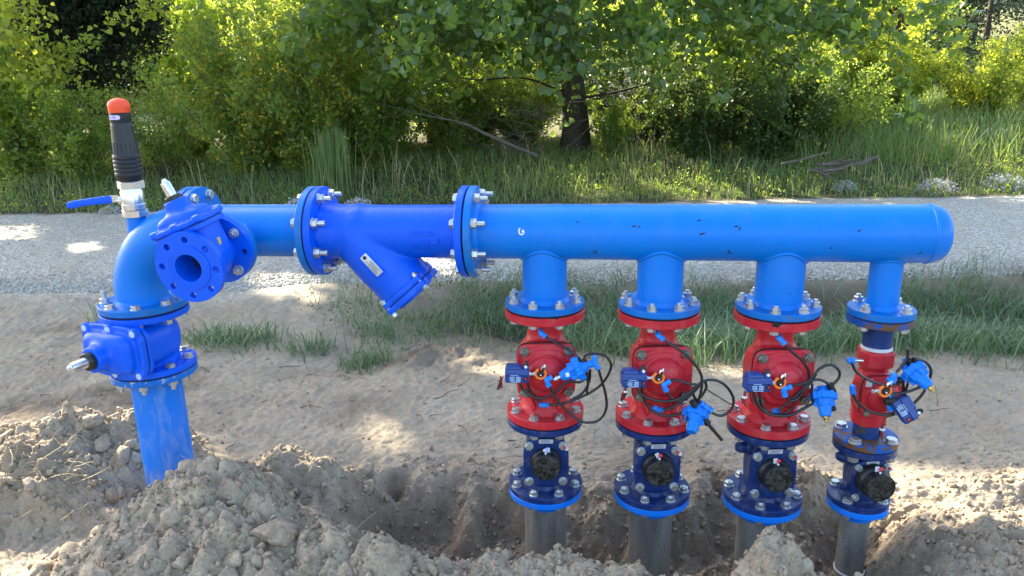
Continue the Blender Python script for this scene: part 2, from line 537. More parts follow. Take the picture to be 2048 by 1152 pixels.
def ground(x, y, fine=True):
    s = x * math.cos(YAW) - (y - 2.2884) * math.sin(YAW)
    t = x * math.sin(YAW) + (y - 2.2884) * math.cos(YAW)
    wx = x + .05 * fbm(x * 5, y * 5, 3, 21); wy = y + .05 * fbm(x * 5, y * 5, 3, 31)
    z = .035 * fbm(x * .9, y * .9, 3, 3) * sstep(1, 2.5, y) * (1 - sstep(5.2, 5.8, y))
    z = z + .045 * np.exp(-(((x + .25) / .9) ** 2 + ((y - 3.35) / .35) ** 2))
    ditch = sstep(-1.2, .9, x) * .30 + .03
    z = z - ditch * np.exp(-((y - 4.75 + .15 * fbm(x * .8, y * 0 + 2, 2, 8)) / .62) ** 2) * (.85 + .3 * fbm(x * 1.3, y * 1.3, 3, 11))
    z = z - .10 * np.exp(-(((x + .75) / .5) ** 2 + ((y - 3.95) / .35) ** 2))
    z = z + .28 * sstep(8.9, 11.6, y + .12 * fbm(x * .7, y * .7, 3, 17)) + .05 * fbm(x * .6, y * .6, 3, 14) * sstep(9, 10, y)
    z = z + np.maximum(0, y - 12) * .02 + np.maximum(0, y - 24) * .115
    z = z + .25 * sstep(3.5, 8, x) * sstep(10, 14, y)
    heap = np.zeros_like(x)
    for cx, cy2, rx, ry, h, a in HEAPS:
        dx, dy = wx - cx, wy - cy2
        ca, sa = math.cos(a), math.sin(a)
        q = ((dx * ca + dy * sa) / rx) ** 2 + ((-dx * sa + dy * ca) / ry) ** 2
        heap = heap + h * np.exp(-q * 1.15)
    berm = np.exp(-((t + .47 + .05 * vnoise(s * 3, s * 0, 41)) / .15) ** 2) * sstep(-.62, -.28, s) * (1 - sstep(1.02, 1.30, s)) * (.118 + .035 * fbm(s * 3.5, s * 0 + 4, 3, 44))
    berm = berm + ( .23 + .05 * fbm(wx * 12, wy * 12, 3, 47)) * np.exp(-(((wx + (s - x) - .735) / .115) ** 2 + ((t + .38) / .13) ** 2)) + .05 * np.exp(-(((s - .5) / .10) ** 2 + ((t + .40) / .10) ** 2))
    heap = heap + berm
    ds = np.maximum(np.abs(s - .36 + 2.4 * (wy - y)) - .78, 0); dt = np.maximum(np.abs(t - (wy - y) * 2.6 - (wx - x) * 1.6 + .05) - .19, 0)
    pit = 1 - sstep(-.02, .22, np.hypot(ds, dt))
    pit_e = np.exp(-(((s + .42) / .14) ** 2 + ((t + .06) / .2) ** 2))
    holeL = np.exp(-(((x + 1.25) / .16) ** 2 + ((y - 2.43) / .14) ** 2))
    z = z + heap - .235 * pit - .05 * pit_e - .05 * holeL
    dug = np.clip(heap / .07, 0, 1) * (1 - sstep(3.2, 3.6, y)) + pit * .9
    dug = np.clip(dug + np.exp(-((np.hypot(ds, dt) - .10) / .10) ** 2) * .8, 0, 1)
    pile = np.exp(-(((x + .43) / .4) ** 2 + ((y - 3.95) / .22) ** 2))
    if fine:
        f1, i1 = worley(wx * 11, wy * 11, 1); f2, i2 = worley(wx * 23, wy * 23, 2); f3, i3 = worley(wx * 47 + 3, wy * 47, 3)
        clod = .050 * (np.clip(1 - f1, 0, 1) * (i1 + .15)) + .026 * np.clip(1 - f2 * 1.0, 0, 1) * (i2 + .2) + .012 * np.clip(1 - f3 * 1.05, 0, 1) * (i3 + .3)
        rough_ = np.clip(dug + pile, 0, 1)
        f0, i0 = worley(wx * 5.2 + .15 * fbm(x * 14, y * 14, 3, 58), wy * 6.5 + 1.3, 4)
        clod = clod + .085 * np.clip(.85 - f0, 0, 1) * (i0 + .1) * (1 - pit)
        z = z + clod * rough_ * (.75 + .5 * fbm(x * 2.2, y * 2.2, 2, 51)) + (.040 * np.abs(fbm(wx * 17, wy * 17, 4, 54, .62)) + .015 * fbm(x * 60, y * 60, 3, 57, .6)) * rough_
        near = 1 - sstep(5.0, 5.7, y)
        z = z + (1 - rough_) * near * (.017 * fbm(x * 6, y * 6, 4, 61) + .010 * np.clip(1 - f3 * 1.1, 0, 1) * (i3 > .45) + .005 * fbm(x * 34, y * 34, 2, 63))
    return z, dug, pit, pile
def gz(x, y):
    z = ground(np.array([float(x)]), np.array([float(y)]), False)[0]
    return float(z[0])

def edge_near(x): return 5.60 + .10 * fbm(x * .5, x * 0 + 1, 3, 71) + .20 * sstep(-1.2, -2.6, x) * -1.0
def edge_far(x): return 8.74 + .012 * x + .06 * fbm(x * .6, x * 0 + 5, 3, 73)
def ground_band(name, ys, ncol, last=False):
    u = np.linspace(-1, 1, ncol)
    uu = np.where(np.abs(u) < .88, u, np.sign(u) * (.88 + (np.abs(u) - .88) + 22 * (np.abs(u) - .88) ** 2 + (np.abs(u) > .999) * 2))
    Y, U = np.meshgrid(ys, uu, indexing='ij')
    X = U * (1.15 + .80 * np.maximum(Y, .9))
    Z, dug, pit, pile = ground(X, Y)
    V = np.stack([X, Y, Z], -1).reshape(-1, 3)
    ny, nx = X.shape
    i = np.arange(ny * nx).reshape(ny, nx)
    F = np.stack([i[:-1, :-1], i[:-1, 1:], i[1:, 1:], i[1:, :-1]], -1).reshape(-1, 4)
    me = mesh_np(name, V, F, 'soil', None, True)
    jag = .16 * fbm(X * 3, Y * 3, 4, 81)
    en, ef = edge_near(X), edge_far(X)
    lw = sstep(-.8, -2.4, X); gravel = sstep(-.15 - .5 * lw, .30 + .5 * lw, Y + jag * (1.6 + 2.5 * lw) - en) * (1 - sstep(-.1, .15, Y + jag * .7 - ef))
    humus = sstep(-.1, .15, Y + jag * .7 - ef)
    dg = np.exp(-((Y - 4.85) / .75) ** 2) * sstep(-1.6, .4, X + jag) * (1 - .95 * np.exp(-(((X - 3.15) / .8) ** 2 + ((Y - 4.45) / .55) ** 2)))
    humus = np.clip(humus + dg * 1.2 * (1 - gravel), 0, 1)
    meadow = sstep(13, 20, Y + jag * 4)
    damp = np.clip(pit * .5 + pile * .8 + 1.2 * np.exp(-(((X + 2.1) / .75) ** 2 + ((Y - 3.2) / .24) ** 2)) * (.6 + fbm(X * 3, Y * 6, 3, 91)) + sstep(.15, .5, fbm(X * 1.6, Y * 2.2, 4, 93)) * .45 * (Y < 5.2), 0, 1)
    for n_, a_ in (('dug', dug), ('gravel', gravel), ('humus', humus), ('meadow', meadow), ('damp', damp), ('dryfield', sstep(.05, .02, np.abs(X / Y + .46)) * (Y > 20))):
        at_ = me.attributes.new(n_, 'FLOAT', 'POINT')
        at_.data.foreach_set('value', np.ascontiguousarray(a_.reshape(-1), dtype=np.float32))
    o = bpy.data.objects.new(name, me)
    COL.objects.link(o)
    kind(o, 'structure')
    return o
y1 = np.linspace(.9, 1.5, 60)[:-1]; y2 = np.linspace(1.5, 2.75, 330)[:-1]; y3 = 2.75 + (5.45 - 2.75) * np.linspace(0, 1, 190) ** 1.25
ground_band('sand_ground', np.concatenate([np.linspace(-4, .9, 14)[:-1], y1, y2, y3]), 620)
ground_band('gravel_road', np.linspace(5.45, 8.85, 70), 620)
ground_band('grass_verge', np.linspace(8.85, 13, 50), 620)
ground_band('meadow', 13 + 230 * np.linspace(0, 1, 60) ** 2.2, 620)

# ------------------------------------------------------------------ pipework
def bolt_mesh(grip, af=.027, stud=.022, top='nut', headh=.011):
    """z=0 at the middle of the clamped stack; top (+z) carries nut + stud or head."""
    def fn():
        b = MB()
        h = grip / 2
        wr = af * .66
        b.lathe(I4, [(af * .36, -h - .001), (af * .36, h + .001)], 10)
        for sg in (1, -1):
            A = T(0, 0, h) if sg == 1 else T(0, 0, -h) @ RX(math.pi)
            b.lathe(A, [(wr, 0), (wr, .0022), (wr * .96, .0026)], 18)
            isnut = (top == 'nut') == (sg == 1)
            if isnut:
                b.hexa(A @ T(0, 0, .0026) @ RZ(.3), af, af * .52)
                b.lathe(A @ T(0, 0, .0026), [(af * .30, 0), (af * .30, stud - .002), (af * .25, stud)], 12)
            else:
                b.hexa(A @ T(0, 0, .0026) @ RZ(.1), af, headh)
        return b.mesh('bolt', True, 25)
    return cached(('bolt', round(grip, 4), af, stud, top), fn)
def bolts(parent, Mf, n, r, grip, off=None, skip=(), **kw):
    me = bolt_mesh(grip, **kw)
    off = math.pi / n if off is None else off
    for i in range(n):
        if i in skip: continue
        a = off + 2 * math.pi * i / n
        part('bolt', me, 'zinc', parent, Mf @ T(r * math.cos(a), r * math.sin(a), 0) @ RZ(random.random() * 6))
def ring_mesh(ri, ro, t, c=.002, n=56):
    def fn():
        b = MB(); b.ring(I4, ri, ro, -t / 2, t / 2, n, c); return b.mesh('ring', True, 30)
    return cached(('ring', ri, ro, t, c), fn)
def flange(parent, Mf, ri, ro, t, mt, name='flange', label=None):
    return part(name, ring_mesh(ri, ro, t), mt, parent, Mf, label)
def holed_disc(R, holes, rb, bore, t, hr, gap0=0.0, n=64):
    """flange plate with open bolt holes (axis z, centred)."""
    def fn():
        bm = bmesh.new()
        loops = [[(R * math.cos(2 * math.pi * i / n), R * math.sin(2 * math.pi * i / n)) for i in range(n)],
                 [(bore * math.cos(2 * math.pi * i / 40), bore * math.sin(2 * math.pi * i / 40)) for i in range(40)]]
        for k in range(holes):
            a = gap0 + 2 * math.pi * k / holes
            loops.append([(rb * math.cos(a) + hr * math.cos(2 * math.pi * i / 16), rb * math.sin(a) + hr * math.sin(2 * math.pi * i / 16)) for i in range(16)])
        ed = []
        for L in loops:
            vs_ = [bm.verts.new((x, y, t / 2)) for x, y in L]
            for i in range(len(vs_)):
                ed.append(bm.edges.new((vs_[i], vs_[(i + 1) % len(vs_)])))
        bmesh.ops.triangle_fill(bm, use_beauty=True, use_dissolve=False, edges=ed, normal=(0, 0, 1))
        g = bmesh.ops.extrude_face_region(bm, geom=bm.faces[:])
        bmesh.ops.translate(bm, vec=(0, 0, -t), verts=[v for v in g['geom'] if isinstance(v, bmesh.types.BMVert)])
        bmesh.ops.recalc_face_normals(bm, faces=bm.faces[:])
        me = bpy.data.meshes.new('flange'); bm.to_mesh(me); bm.free()
        me.polygons.foreach_set('use_smooth', [True] * len(me.polygons)); me.set_sharp_from_angle(angle=rad(40))
        return me
    return cached(('hd', R, holes, rb, bore, t), fn)
def text_mesh(txt, size, ext=.0006):
    cu_ = bpy.data.curves.new('t', 'FONT'); cu_.body = txt; cu_.size = size; cu_.extrude = ext
    cu_.align_x, cu_.align_y = 'CENTER', 'CENTER'
    o = bpy.data.objects.new('t', cu_); COL.objects.link(o)
    me = bpy.data.meshes.new_from_object(o.evaluated_get(bpy.context.evaluated_depsgraph_get()))
    bpy.data.objects.remove(o); bpy.data.curves.remove(cu_)
    me.materials.clear()
    return me
def smooth_path(P, k=6):
    P = [Vector(p) for p in P]
    Q = [P[0] * 2 - P[1]] + P + [P[-1] * 2 - P[-2]]
    out = []
    for i in range(1, len(Q) - 2):
        a, b, c, d = Q[i - 1:i + 3]
        for j in range(k):
            t = j / k
            out.append(.5 * ((2 * b) + (c - a) * t + (2 * a - 5 * b + 4 * c - d) * t * t + (3 * b - a - 3 * c + d) * t ** 3))
    out.append(P[-1])
    return out

PR = .0842
UPV = Vector((0, 0, 1))
NF = Vector((D.y, -D.x, 0)).normalized()        # level normal of the header, towards the camera side
# --- header with four branches
S = (.104, .460, .814, 1.111)
hroot = thing('header_pipe', 'long azure header pipe with rounded end and four down branches', 'pipe', hdr(0))
Mh = frame(hdr(0), D, NF)
b = MB(); b.lathe(Mh @ T(0, 0, -.118), [(PR - .006, 0), (PR, .002), (PR, 1.322)], 96)
for s_ in (.104, .46, .814, 1.111): pass
part('pipe', b.mesh('pipe'), 'azure', hroot)
b = MB()
prof = [(PR, 1.204), (PR + .0028, 1.2065), (PR + .0028, 1.2105), (PR + .0005, 1.213)]
prof += [(PR * math.cos(a) ** .42, 1.214 + .050 * math.sin(a) ** 1.15) for a in [math.pi / 2 * i / 14 for i in range(14)]] + [(1e-5, 1.2645)]
b.lathe(Mh, prof, 72)
part('end_cap', b.mesh('end_cap', True, 40), 'azure', hroot)
BR = [.0700, .0700, .0700, .0450]
def dz(k, z): 
    p = hdr(S[k]).copy(); p.z += z; return p
flanges = {}
for k in range(4):
    P = hdr(S[k]); r = BR[k]
    zt = -.217 if k < 3 else -.223
    b = MB()
    b.lathe(T(P), [(r - .004, zt - .004), (r, zt), (r, -.03)], 64)
    br = part('branch', b.mesh('branch'), 'azure', hroot)
    b = MB()
    pts = []
    for i in range(49):
        t = 2 * math.pi * i / 48
        v = r * math.sin(t)
        pts.append(P + Vector((math.cos(YAW), -math.sin(YAW), 0)) * r * math.cos(t) * 1.02 + NF * v * 1.02 - UPV * (math.sqrt(max(0, PR ** 2 - v * v)) - .001))
    b.tube(pts, .0055, 8, False)
    part('weld_bead', b.mesh('weld_bead'), 'azure', br)
    b = MB(); b.lathe(T(P), [(r, zt + .012), (r + .004, zt + .007), (r + .009, zt)], 48)
    part('weld_bead', b.mesh('weld_bead'), 'azure', br)
    t_ = .020
    ro = .125 if k < 3 else .0945
    fl = flange(hroot, T(P.x, P.y, P.z + zt - t_ / 2), r - .004, ro, t_, 'azure_chip')
    grip = .020 + .006 + .026 if k < 3 else .020 + .005 + .020
    n_, rb = (8, .105) if k < 3 else (4, .077)
    bolts(fl, T(P.x, P.y, P.z + zt - grip / 2), n_, rb, grip, off=(math.pi / 8 if k < 3 else .55), af=.0245, stud=.021)
# left flange of the header, with gasket and long studs
SG = -.127
fl = flange(hroot, frame(hdr(SG + .013), D, NF), .078, .1425, .022, 'azure_chip')
part('gasket', ring_mesh(.075, .136, .0045), 'rubber', hroot, frame(hdr(SG - .0002), D, NF))
bolts(fl, frame(hdr(SG - .001), D, NF), 8, .120, .052, off=math.pi / 8, af=.027, stud=.038)
b = MB(); b.lathe(Mh @ T(0, 0, SG + .024), [(PR + .008, 0), (PR + .004, .007), (PR, .012)], 64)
part('weld_bead', b.mesh('weld_bead'), 'azure', hroot)
# small white paint mark
def on_header(s, ang, r=PR + .0006):
    return hdr(s) + NF * r * math.cos(ang) + Vector((0, 0, 1)) * r * math.sin(ang)
b = MB()
mk = [(.040, .33), (.036, .26), (.037, .16), (.041, .11), (.046, .10), (.050, .15), (.0505, .22), (.048, .25), (.045, .18)]
b.tube(smooth_path([on_header(s_, a) for s_, a in mk], 4), .0022, 6)
part('paint_mark', b.mesh('paint_mark'), 'white', hroot, label='small curled white paint mark')
b = MB()
for s_, a, l, dr in [(.262, -.55, .022, .9), (.268, -.62, .012, -.5), (.375, .42, .018, .15), (.39, .38, .01, -.6), (.65, -.50, .020, 1.1), (.655, -.58, .012, -.6), (.675, .36, .016, 1.2), (.665, .42, .012, .2), (.57, .16, .03, .25), (.05, -.9, .012, .3), (.16, -.85, .014, -.4), (.93, -.3, .01, .5), (.21, .55, .012, .1), (1.17, -.5, .008, .9), (1.0, .3, .012, .2), (.48, -.75, .02, .1), (.56, .62, .016, .2)]:
    q = []
    for i in range(5):
        t = i / 4 - .5
        q.append(on_header(s_ + l * t * math.cos(dr) + random.uniform(-.002, .002), a + l * t * math.sin(dr) / PR + random.uniform(-.03, .03), PR - .0010))
    b.tube(q, [.0005, .0022, .0030, .0020, .0005], 6)
part('paint_chip', b.mesh('paint_chip'), 'black', hroot, label='dark scratches in the azure paint')['kind'] = 'stuff'

# --- strainer
yroot = thing('strainer', 'cobalt blue Y shaped strainer bolted between the azure pipes', 'strainer', hdr(-.37))
SL, SR = -.622, SG - .003
Mc = frame(hdr(0), D, NF)
b = MB()
b.lathe(Mc, [(.098, SL + .02), (.092, SL + .035), (.086, SL + .07), (.0835, -.48), (.0835, -.20), (.0845, SR - .02)], 64)
ysd = (D * .66 - UPV * .75).normalized()
yc = hdr(-.500)
b.lathe(frame(yc, ysd), [(.085, -.03), (.094, .05), (.096, .12), (.093, .205), (.094, .222), (.094, .236)], 64)
b.sphere(T(hdr(-.485)), .089)
yb = part('body', b.remesh('body', .0042, 14), 'cobalt', yroot)
for s_, nm in ((SL + .0115, 'flange'), (SR - .0115, 'flange')):
    fl = flange(yroot, frame(hdr(s_), D, NF), .077, .1425, .022, 'cobalt')
# covers: strainer leg flange (eared) + lid
def eared(mt, z0, z1, nm, R, ear):
    b = MB()
    V = []
    nseg = 96
    ring_ = []
    for i in range(nseg):
        a = 2 * math.pi * i / nseg
        e = max(0, math.cos(4 * (a + math.pi / 4))) ** 3
        ring_.append((R + ear * e, a))
    for z, k in ((z0, .985), (z0 + .002, 1), (z1 - .002, 1), (z1, .985)):
        for r_, a in ring_:
            V.append((r_ * k * math.cos(a), r_ * k * math.sin(a), z))
    Fc = []
    for k in range(3):
        for i in range(nseg):
            j = (i + 1) % nseg
            Fc.append((k * nseg + i, k * nseg + j, (k + 1) * nseg + j, (k + 1) * nseg + i))
    Fc.append(tuple(range(nseg - 1, -1, -1))); Fc.append(tuple(3 * nseg + i for i in range(nseg)))
    b.add(V, Fc, frame(yc, ysd, NF))
    return part(nm, b.mesh(nm, True, 35), mt, yroot)
eared('cobalt', .232, .250, 'leg_flange', .093, .017)
part('gasket', ring_mesh(.05, .092, .003), 'rubber', yroot, frame(yc + ysd * .2515, ysd, NF))
lid = eared('cobalt', .253, .272, 'lid', .095, .017)
b = MB(); b.lathe(frame(yc, ysd), [(.07, .271), (.068, .280), (.04, .283), (1e-5, .284)], 48)
part('lid_boss', b.mesh('lid_boss'), 'cobalt', lid)
bolts(lid, frame(yc + ysd * .252, ysd, NF), 4, .1005, .040, off=math.pi / 4, af=.017, stud=.012, top='head')
# nameplate on the leg
npc = yc + ysd * .115 + NF * .0940
Mn = frame(npc + NF * .0012, NF, ysd)
b = MB(); b.box(Mn, .088, .036, .006, .002)
fr_ = part('plate_frame', b.mesh('plate_frame'), 'cobalt', yroot)
b = MB(); b.box(Mn @ T(0, 0, .0022), .078, .026, .004, .0006)
pl = part('nameplate', b.mesh('nameplate'), 'silver_label', yroot, label='silver nameplate with fine dark print')
b = MB(); b.lathe(Mn @ T(-.030, 0, .0043), [(.006, 0), (.006, .0004)], 16)
for i in range(5):
    b.box(Mn @ T(.008 + random.uniform(-.004, .004), -.009 + i * .0043, .0044), .046 + random.uniform(-.014, .005), .0011, .0004)
part('printed_line', b.mesh('printed_line', False), 'black', pl)['kind'] = 'stuff'
def wrap_header(me, s, zoff, R=.0836, up=0.0):
    for v in me.vertices:
        a = (v.co.y + zoff) / R
        r_ = R + v.co.z
        p = hdr(s + v.co.x) + NF * r_ * math.cos(a) + UPV * r_ * math.sin(a)
        v.co = p
    return me
for txt, s_, z_ in (('DN150', -.265, .010), ('PN16', -.268, -.034)):
    me = wrap_header(text_mesh(txt, .026, .0022), s_, z_)
    part('raised_lettering', me, 'cobalt', yroot)
b = MB()
b.box(T(-.004, -.0135, 0), .046, .0032, .0022); b.box(T(.026, -.011, 0) @ RZ(.75), .018, .0032, .0022)
part('raised_arrow', wrap_header(b.mesh('raised_arrow', False), -.268, 0), 'cobalt', yroot)
for s_ in (-.225, -.560):
    b = MB(); b.lathe(frame(hdr(s_) + NF * .082 - UPV * .012, NF), [(.013, 0), (.013, .0045), (.011, .0055), (.0085, .0055), (.0085, .0035), (.003, .0035), (.003, .0055), (1e-5, .0055)], 24)
    part('raised_boss', b.mesh('raised_boss', True, 30), 'cobalt', yroot)

# --- inlet tee piece
SB = -1.045
troot = thing('tee_pipe', 'short azure pipe with a side branch left of the strainer', 'pipe', hdr(-.84))
b = MB(); b.lathe(Mc, [(PR - .006, SB + .004), (PR, SB + .006), (PR, -.628)], 80)
part('pipe', b.mesh('pipe'), 'azure', troot)
fl = flange(troot, frame(hdr(-.6375), D, NF), .078, .1425, .022, 'azure_chip', label='azure flange with worn grey edge')
part('gasket', ring_mesh(.07, .139, .0045), 'rubber', troot, frame(hdr(-.6243), D, NF))
bolts(fl, frame(hdr(-.6243), D, NF), 8, .120, .052, off=math.pi / 8, af=.027, stud=.038)
fl = flange(troot, frame(hdr(SB + .014), D, NF), .078, .1425, .022, 'azure_chip')
part('gasket', ring_mesh(.07, .139, .0045), 'rubber', troot, frame(hdr(SB), D, NF))
bolts(fl, frame(hdr(SB), -D, NF), 8, .120, .050, off=math.pi / 8, af=.027, stud=.02)
NV = Vector((-.175, -1, -.085)).normalized()
vc_axis = hdr(-.852)
b = MB()
b.lathe(frame(vc_axis, NV), [(.0450, .02), (.0450, .175)], 48)
br = part('branch', b.mesh('branch'), 'azure', troot)
pts = []
for i in range(49):
    t = 2 * math.pi * i / 48
    u_ = .0455 * math.cos(t); v_ = .0455 * math.sin(t)
    pts.append(vc_axis + D * u_ + UPV * v_ + NV * (math.sqrt(PR ** 2 - v_ * v_)))
b = MB(); b.tube(pts, .0045, 8, False)
part('weld_bead', b.mesh('weld_bead'), 'azure', br)
FD = .190                                        # front face of the branch flange
fl = flange(troot, frame(vc_axis + NV * (FD - .010), NV, UPV), .042, .102, .020, 'azure_chip')
part('gasket', ring_mesh(.04, .098, .004), 'rubber', troot, frame(vc_axis + NV * (FD + .002), NV, UPV))

# --- gate valves
def gate_valve(name, label, c, flow, stem, L, ro, rbore, nb, rb, mt, k, holed, wid=None):
    wid = wid or rbore
    """c centre, flow axis, stem direction; k scales the body"""
    root = thing(name, label, 'gate valve', c)
    flow, stem = Vector(flow).normalized(), Vector(stem)
    stem = (stem - flow * stem.dot(flow)).normalized()
    Ms = frame(c, stem, flow.cross(stem))           # z = stem, y: flow-ish
    t = .021 if ro > .12 else .019
    b = MB()
    b.lathe(frame(c, flow, stem), [(rbore + .016, -L / 2 + .01), (rbore + .013, -L / 4), (rbore + .02, 0), (rbore + .013, L / 4), (rbore + .016, L / 2 - .01)], 48)
    b.loft(Ms, [(-1.15 * wid, wid * .75, .05 * k, 2.6), (-.6 * wid, wid * 1.25, .068 * k, 2.8), (0, wid * 1.42, .074 * k, 3), (.085 * k, wid * 1.45, .070 * k, 3.4), (.118 * k, wid * 1.48, .068 * k, 3.8)], 56)
    body = part('body', b.remesh('body', .004, 8), mt, root)
    if holed:                                         # bored through: the open end shows its waterway
        me = body.data
        bm = bmesh.new(); bm.from_mesh(me)
        kill = []
        for f_ in bm.faces:
            q = f_.calc_center_median() - Vector(c)
            h_ = q.dot(flow)
            if h_ > .01 and (q - flow * h_).length < rbore + .003: kill.append(f_)
        bmesh.ops.delete(bm, geom=kill, context='FACES'); bm.to_mesh(me); bm.free()
    hx, hy = wid * 1.72, .086 * k
    b = MB(); b.loft(Ms, [(.106 * k, hx * .985, hy * .985, 4.2), (.108 * k, hx, hy, 4.2), (.122 * k, hx, hy, 4.2)], 64)
    part('body_rim', b.mesh('body_rim', True, 35), mt, root)
    b = MB(); b.loft(Ms, [(.122 * k, hx * .975, hy * .975, 4.2), (.1245 * k, hx * .975, hy * .975, 4.2)], 64)
    part('gasket', b.mesh('gasket'), 'rubber', root)
    b = MB()
    b.loft(Ms, [(.1245 * k, hx, hy, 4.2), (.145 * k, hx, hy, 4.2)], 72)
    b.loft(Ms, [(.13 * k, hx * .80, hy * .80, 4), (.166 * k, hx * .78, hy * .76, 4), (.178 * k, hx * .66, hy * .68, 3.4), (.184 * k, .054 * k, .052 * k, 2.4), (.192 * k, .044 * k, .044 * k, 2.1), (.226 * k, .039 * k, .039 * k, 2)], 72)
    for sx in (-1, 0, 1):
        for sy in (-1, 1):
            b.lathe(Ms @ T(sx * hx * .80, sy * hy * (.80 if sx else .86), .13 * k), [(.017 * k, 0), (.016 * k, .021 * k)], 20)
    bon = part('bonnet', b.remesh('bonnet', .0035, 5), mt, root)
    wm = cached(('wax', k), lambda: (lambda q: (q.lathe(I4, [(.0105 * k, 0), (.0105 * k, .0012), (.008 * k, .002), (1e-5, .0022)], 18), q.mesh('bolt_plug'))[1])(MB()))
    for sx in (-1, 0, 1):
        for sy in (-1, 1):
            part('bolt_plug', wm, 'wax', bon, Ms @ T(sx * hx * .80, sy * hy * (.80 if sx else .86), .1507 * k))
    b = MB(); b.lathe(Ms, [(.026 * k, .222 * k), (.0285 * k, .224 * k), (.0285 * k, .238 * k), (.025 * k, .242 * k), (.014 * k, .242 * k)], 32)
    part('stem_collar', b.mesh('stem_collar'), 'black', root)
    b = MB(); b.loft(Ms, [(.238 * k, .0170 * k, .0170 * k, 2.2), (.288 * k, .0155 * k, .0155 * k, 2.6), (.291 * k, .0145 * k, .0145 * k, 2.6)], 28)
    b.lathe(Ms, [(.0120 * k, .290 * k), (.0120 * k, .296 * k), (.0085 * k, .2975 * k), (.0085 * k, .303 * k), (.006 * k, .304 * k)], 20)
    part('stem', b.mesh('stem', True, 30), 'nickel', root)
    for sg in (-1, 1):
        Mf = frame(Vector(c) + flow * sg * (L / 2 - t / 2), flow * sg, stem)
        if holed:
            part('flange', holed_disc(ro, nb, rb, rbore, t, .0095, math.pi / nb), mt, root, Mf)
        else:
            flange(root, Mf, rbore, ro, t, mt)
    return root, Ms
GV = .190 + .004
c2 = vc_axis + NV * (GV + .090)
v2, Ms2 = gate_valve('gate_valve', 'small cobalt gate valve with an open round mouth facing the camera', c2, NV, Vector((-.36, 0, .93)), .180, .103, .0405, 8, .082, 'cobalt', .82, True, .054)
# raised face rings, dark waterway and sticker
b = MB()
Mf = frame(c2 + NV * .090, NV, UPV)
for r0, r1, h in ((.0405, .066, .003), (.047, .049, .0036), (.053, .055, .0036), (.059, .061, .0036)):
    b.ring(Mf, r0, r1, -.001, h, 64, .0006)
part('raised_face', b.mesh('raised_face', True, 30), 'cobalt', v2)
b = MB(); b.lathe(frame(c2, NV), [(.0402, .0915), (.0400, .05), (.0395, .0)], 48)
b.lathe(frame(c2, NV), [(.0394, -.001), (1e-5, -.002)], 48)
# (open tube: only the wall and the closed gate)
b2 = MB()
n = 48
for (r0, h0), (r1, h1) in (((.0404, .0925), (.0398, .002)),):
    V = [(r_ * math.cos(2 * math.pi * i / n), r_ * math.sin(2 * math.pi * i / n), h) for r_, h in ((r0, h0), (r1, h1)) for i in range(n)]
    b2.add(V, [(i, (i + 1) % n, n + (i + 1) % n, n + i) for i in range(n)], frame(c2, NV))
part('bore', b2.mesh('bore'), 'cobalt', v2)
b = MB(); b.lathe(frame(c2 + NV * .004, NV), [(.0396, 0), (.036, .003), (1e-5, .006)], 32)
part('gate_disc', b.mesh('gate_disc'), 'muddyblack', v2, label='dark closed gate inside the open mouth')
fl2 = [o for o in v2.children if o.name.startswith('flange')][0]
bolts(fl2, frame(c2 - NV * (.090 + .002 - .0005), NV, (frame(c2 - NV * .1, -NV, Vector((-.36, 0, .93)) - NV * (Vector((-.36, 0, .93)).dot(NV))).to_3x3() @ Vector((1, 0, 0)))), 8, .082, .043, off=math.pi / 8, skip=(0, 3, 5), af=.024, stud=.016)
Mst = frame(c2 + Vector((.052, -.035, .056)), (NV * .95 + Vector((.30, 0, .30))), Vector((-.3, 0, 1)).cross(NV))
b = MB(); b.box(Mst, .021, .021, .0016, .0004)
st = part('sticker', b.mesh('sticker'), 'gold_label', v2, label='small gold square sticker')
b = MB()
for i in range(4): b.box(Mst @ T(random.uniform(-.002, .002), -.006 + i * .004, .001), .013, .0013, .0004)
part('printed_line', b.mesh('printed_line', False), 'black', st)['kind'] = 'stuff'

LX = hdr(-1.2826)
def lz(z): return Vector((LX.x, LX.y, z))
ZF = .772                                        # top face of the elbow's lower flange
v1, Ms1 = gate_valve('gate_valve', 'large cobalt gate valve with its spindle pointing at the lower left', lz(.6365), UPV, Vector((-.36, -.94, 0)), .212, .1425, .076, 8, .120, 'cobalt', 1.06, False)
b = MB()
Mside = frame(lz(.62) + Vector((.5, -.87, 0)).normalized() * .1, Vector((.62, -.78, 0)))
# --- elbow
eroot = thing('elbow_pipe', 'azure pipe elbow turning down to the large gate valve', 'pipe elbow', lz(.9))
b = MB()
RB = .215
s0 = SB - .004
pts = [hdr(s0), hdr(-1.2826 + RB)]
cen = hdr(-1.2826 + RB) - UPV * RB
for i in range(1, 25):
    a = math.pi / 2 * i / 24
    pts.append(cen - Vector((D.x, D.y, 0)).normalized() * RB * math.sin(a) + UPV * RB * math.cos(a))
pts.append(lz(ZF - .004))
b.tube(pts, PR, 64, True)
part('elbow', b.mesh('elbow', True, 40), 'azure', eroot)
fl = flange(eroot, frame(hdr(SB - .0135), D, NF), .078, .1425, .022, 'azure_chip')
fl = flange(eroot, T(lz(ZF - .011)), .078, .1425, .022, 'azure_chip', label='azure flange with scraped white edge')
b = MB(); b.lathe(T(lz(ZF)), [(PR + .009, 0), (PR + .004, .006), (PR, .012)], 64)
part('weld_bead', b.mesh('weld_bead'), 'azure', eroot)
part('gasket', ring_mesh(.07, .138, .006), 'rubber', eroot, T(lz(ZF - .025)))
bolts(fl, T(lz(ZF - .026)), 8, .120, .052, off=.25, af=.027, stud=.014, top='head', skip=(4,))
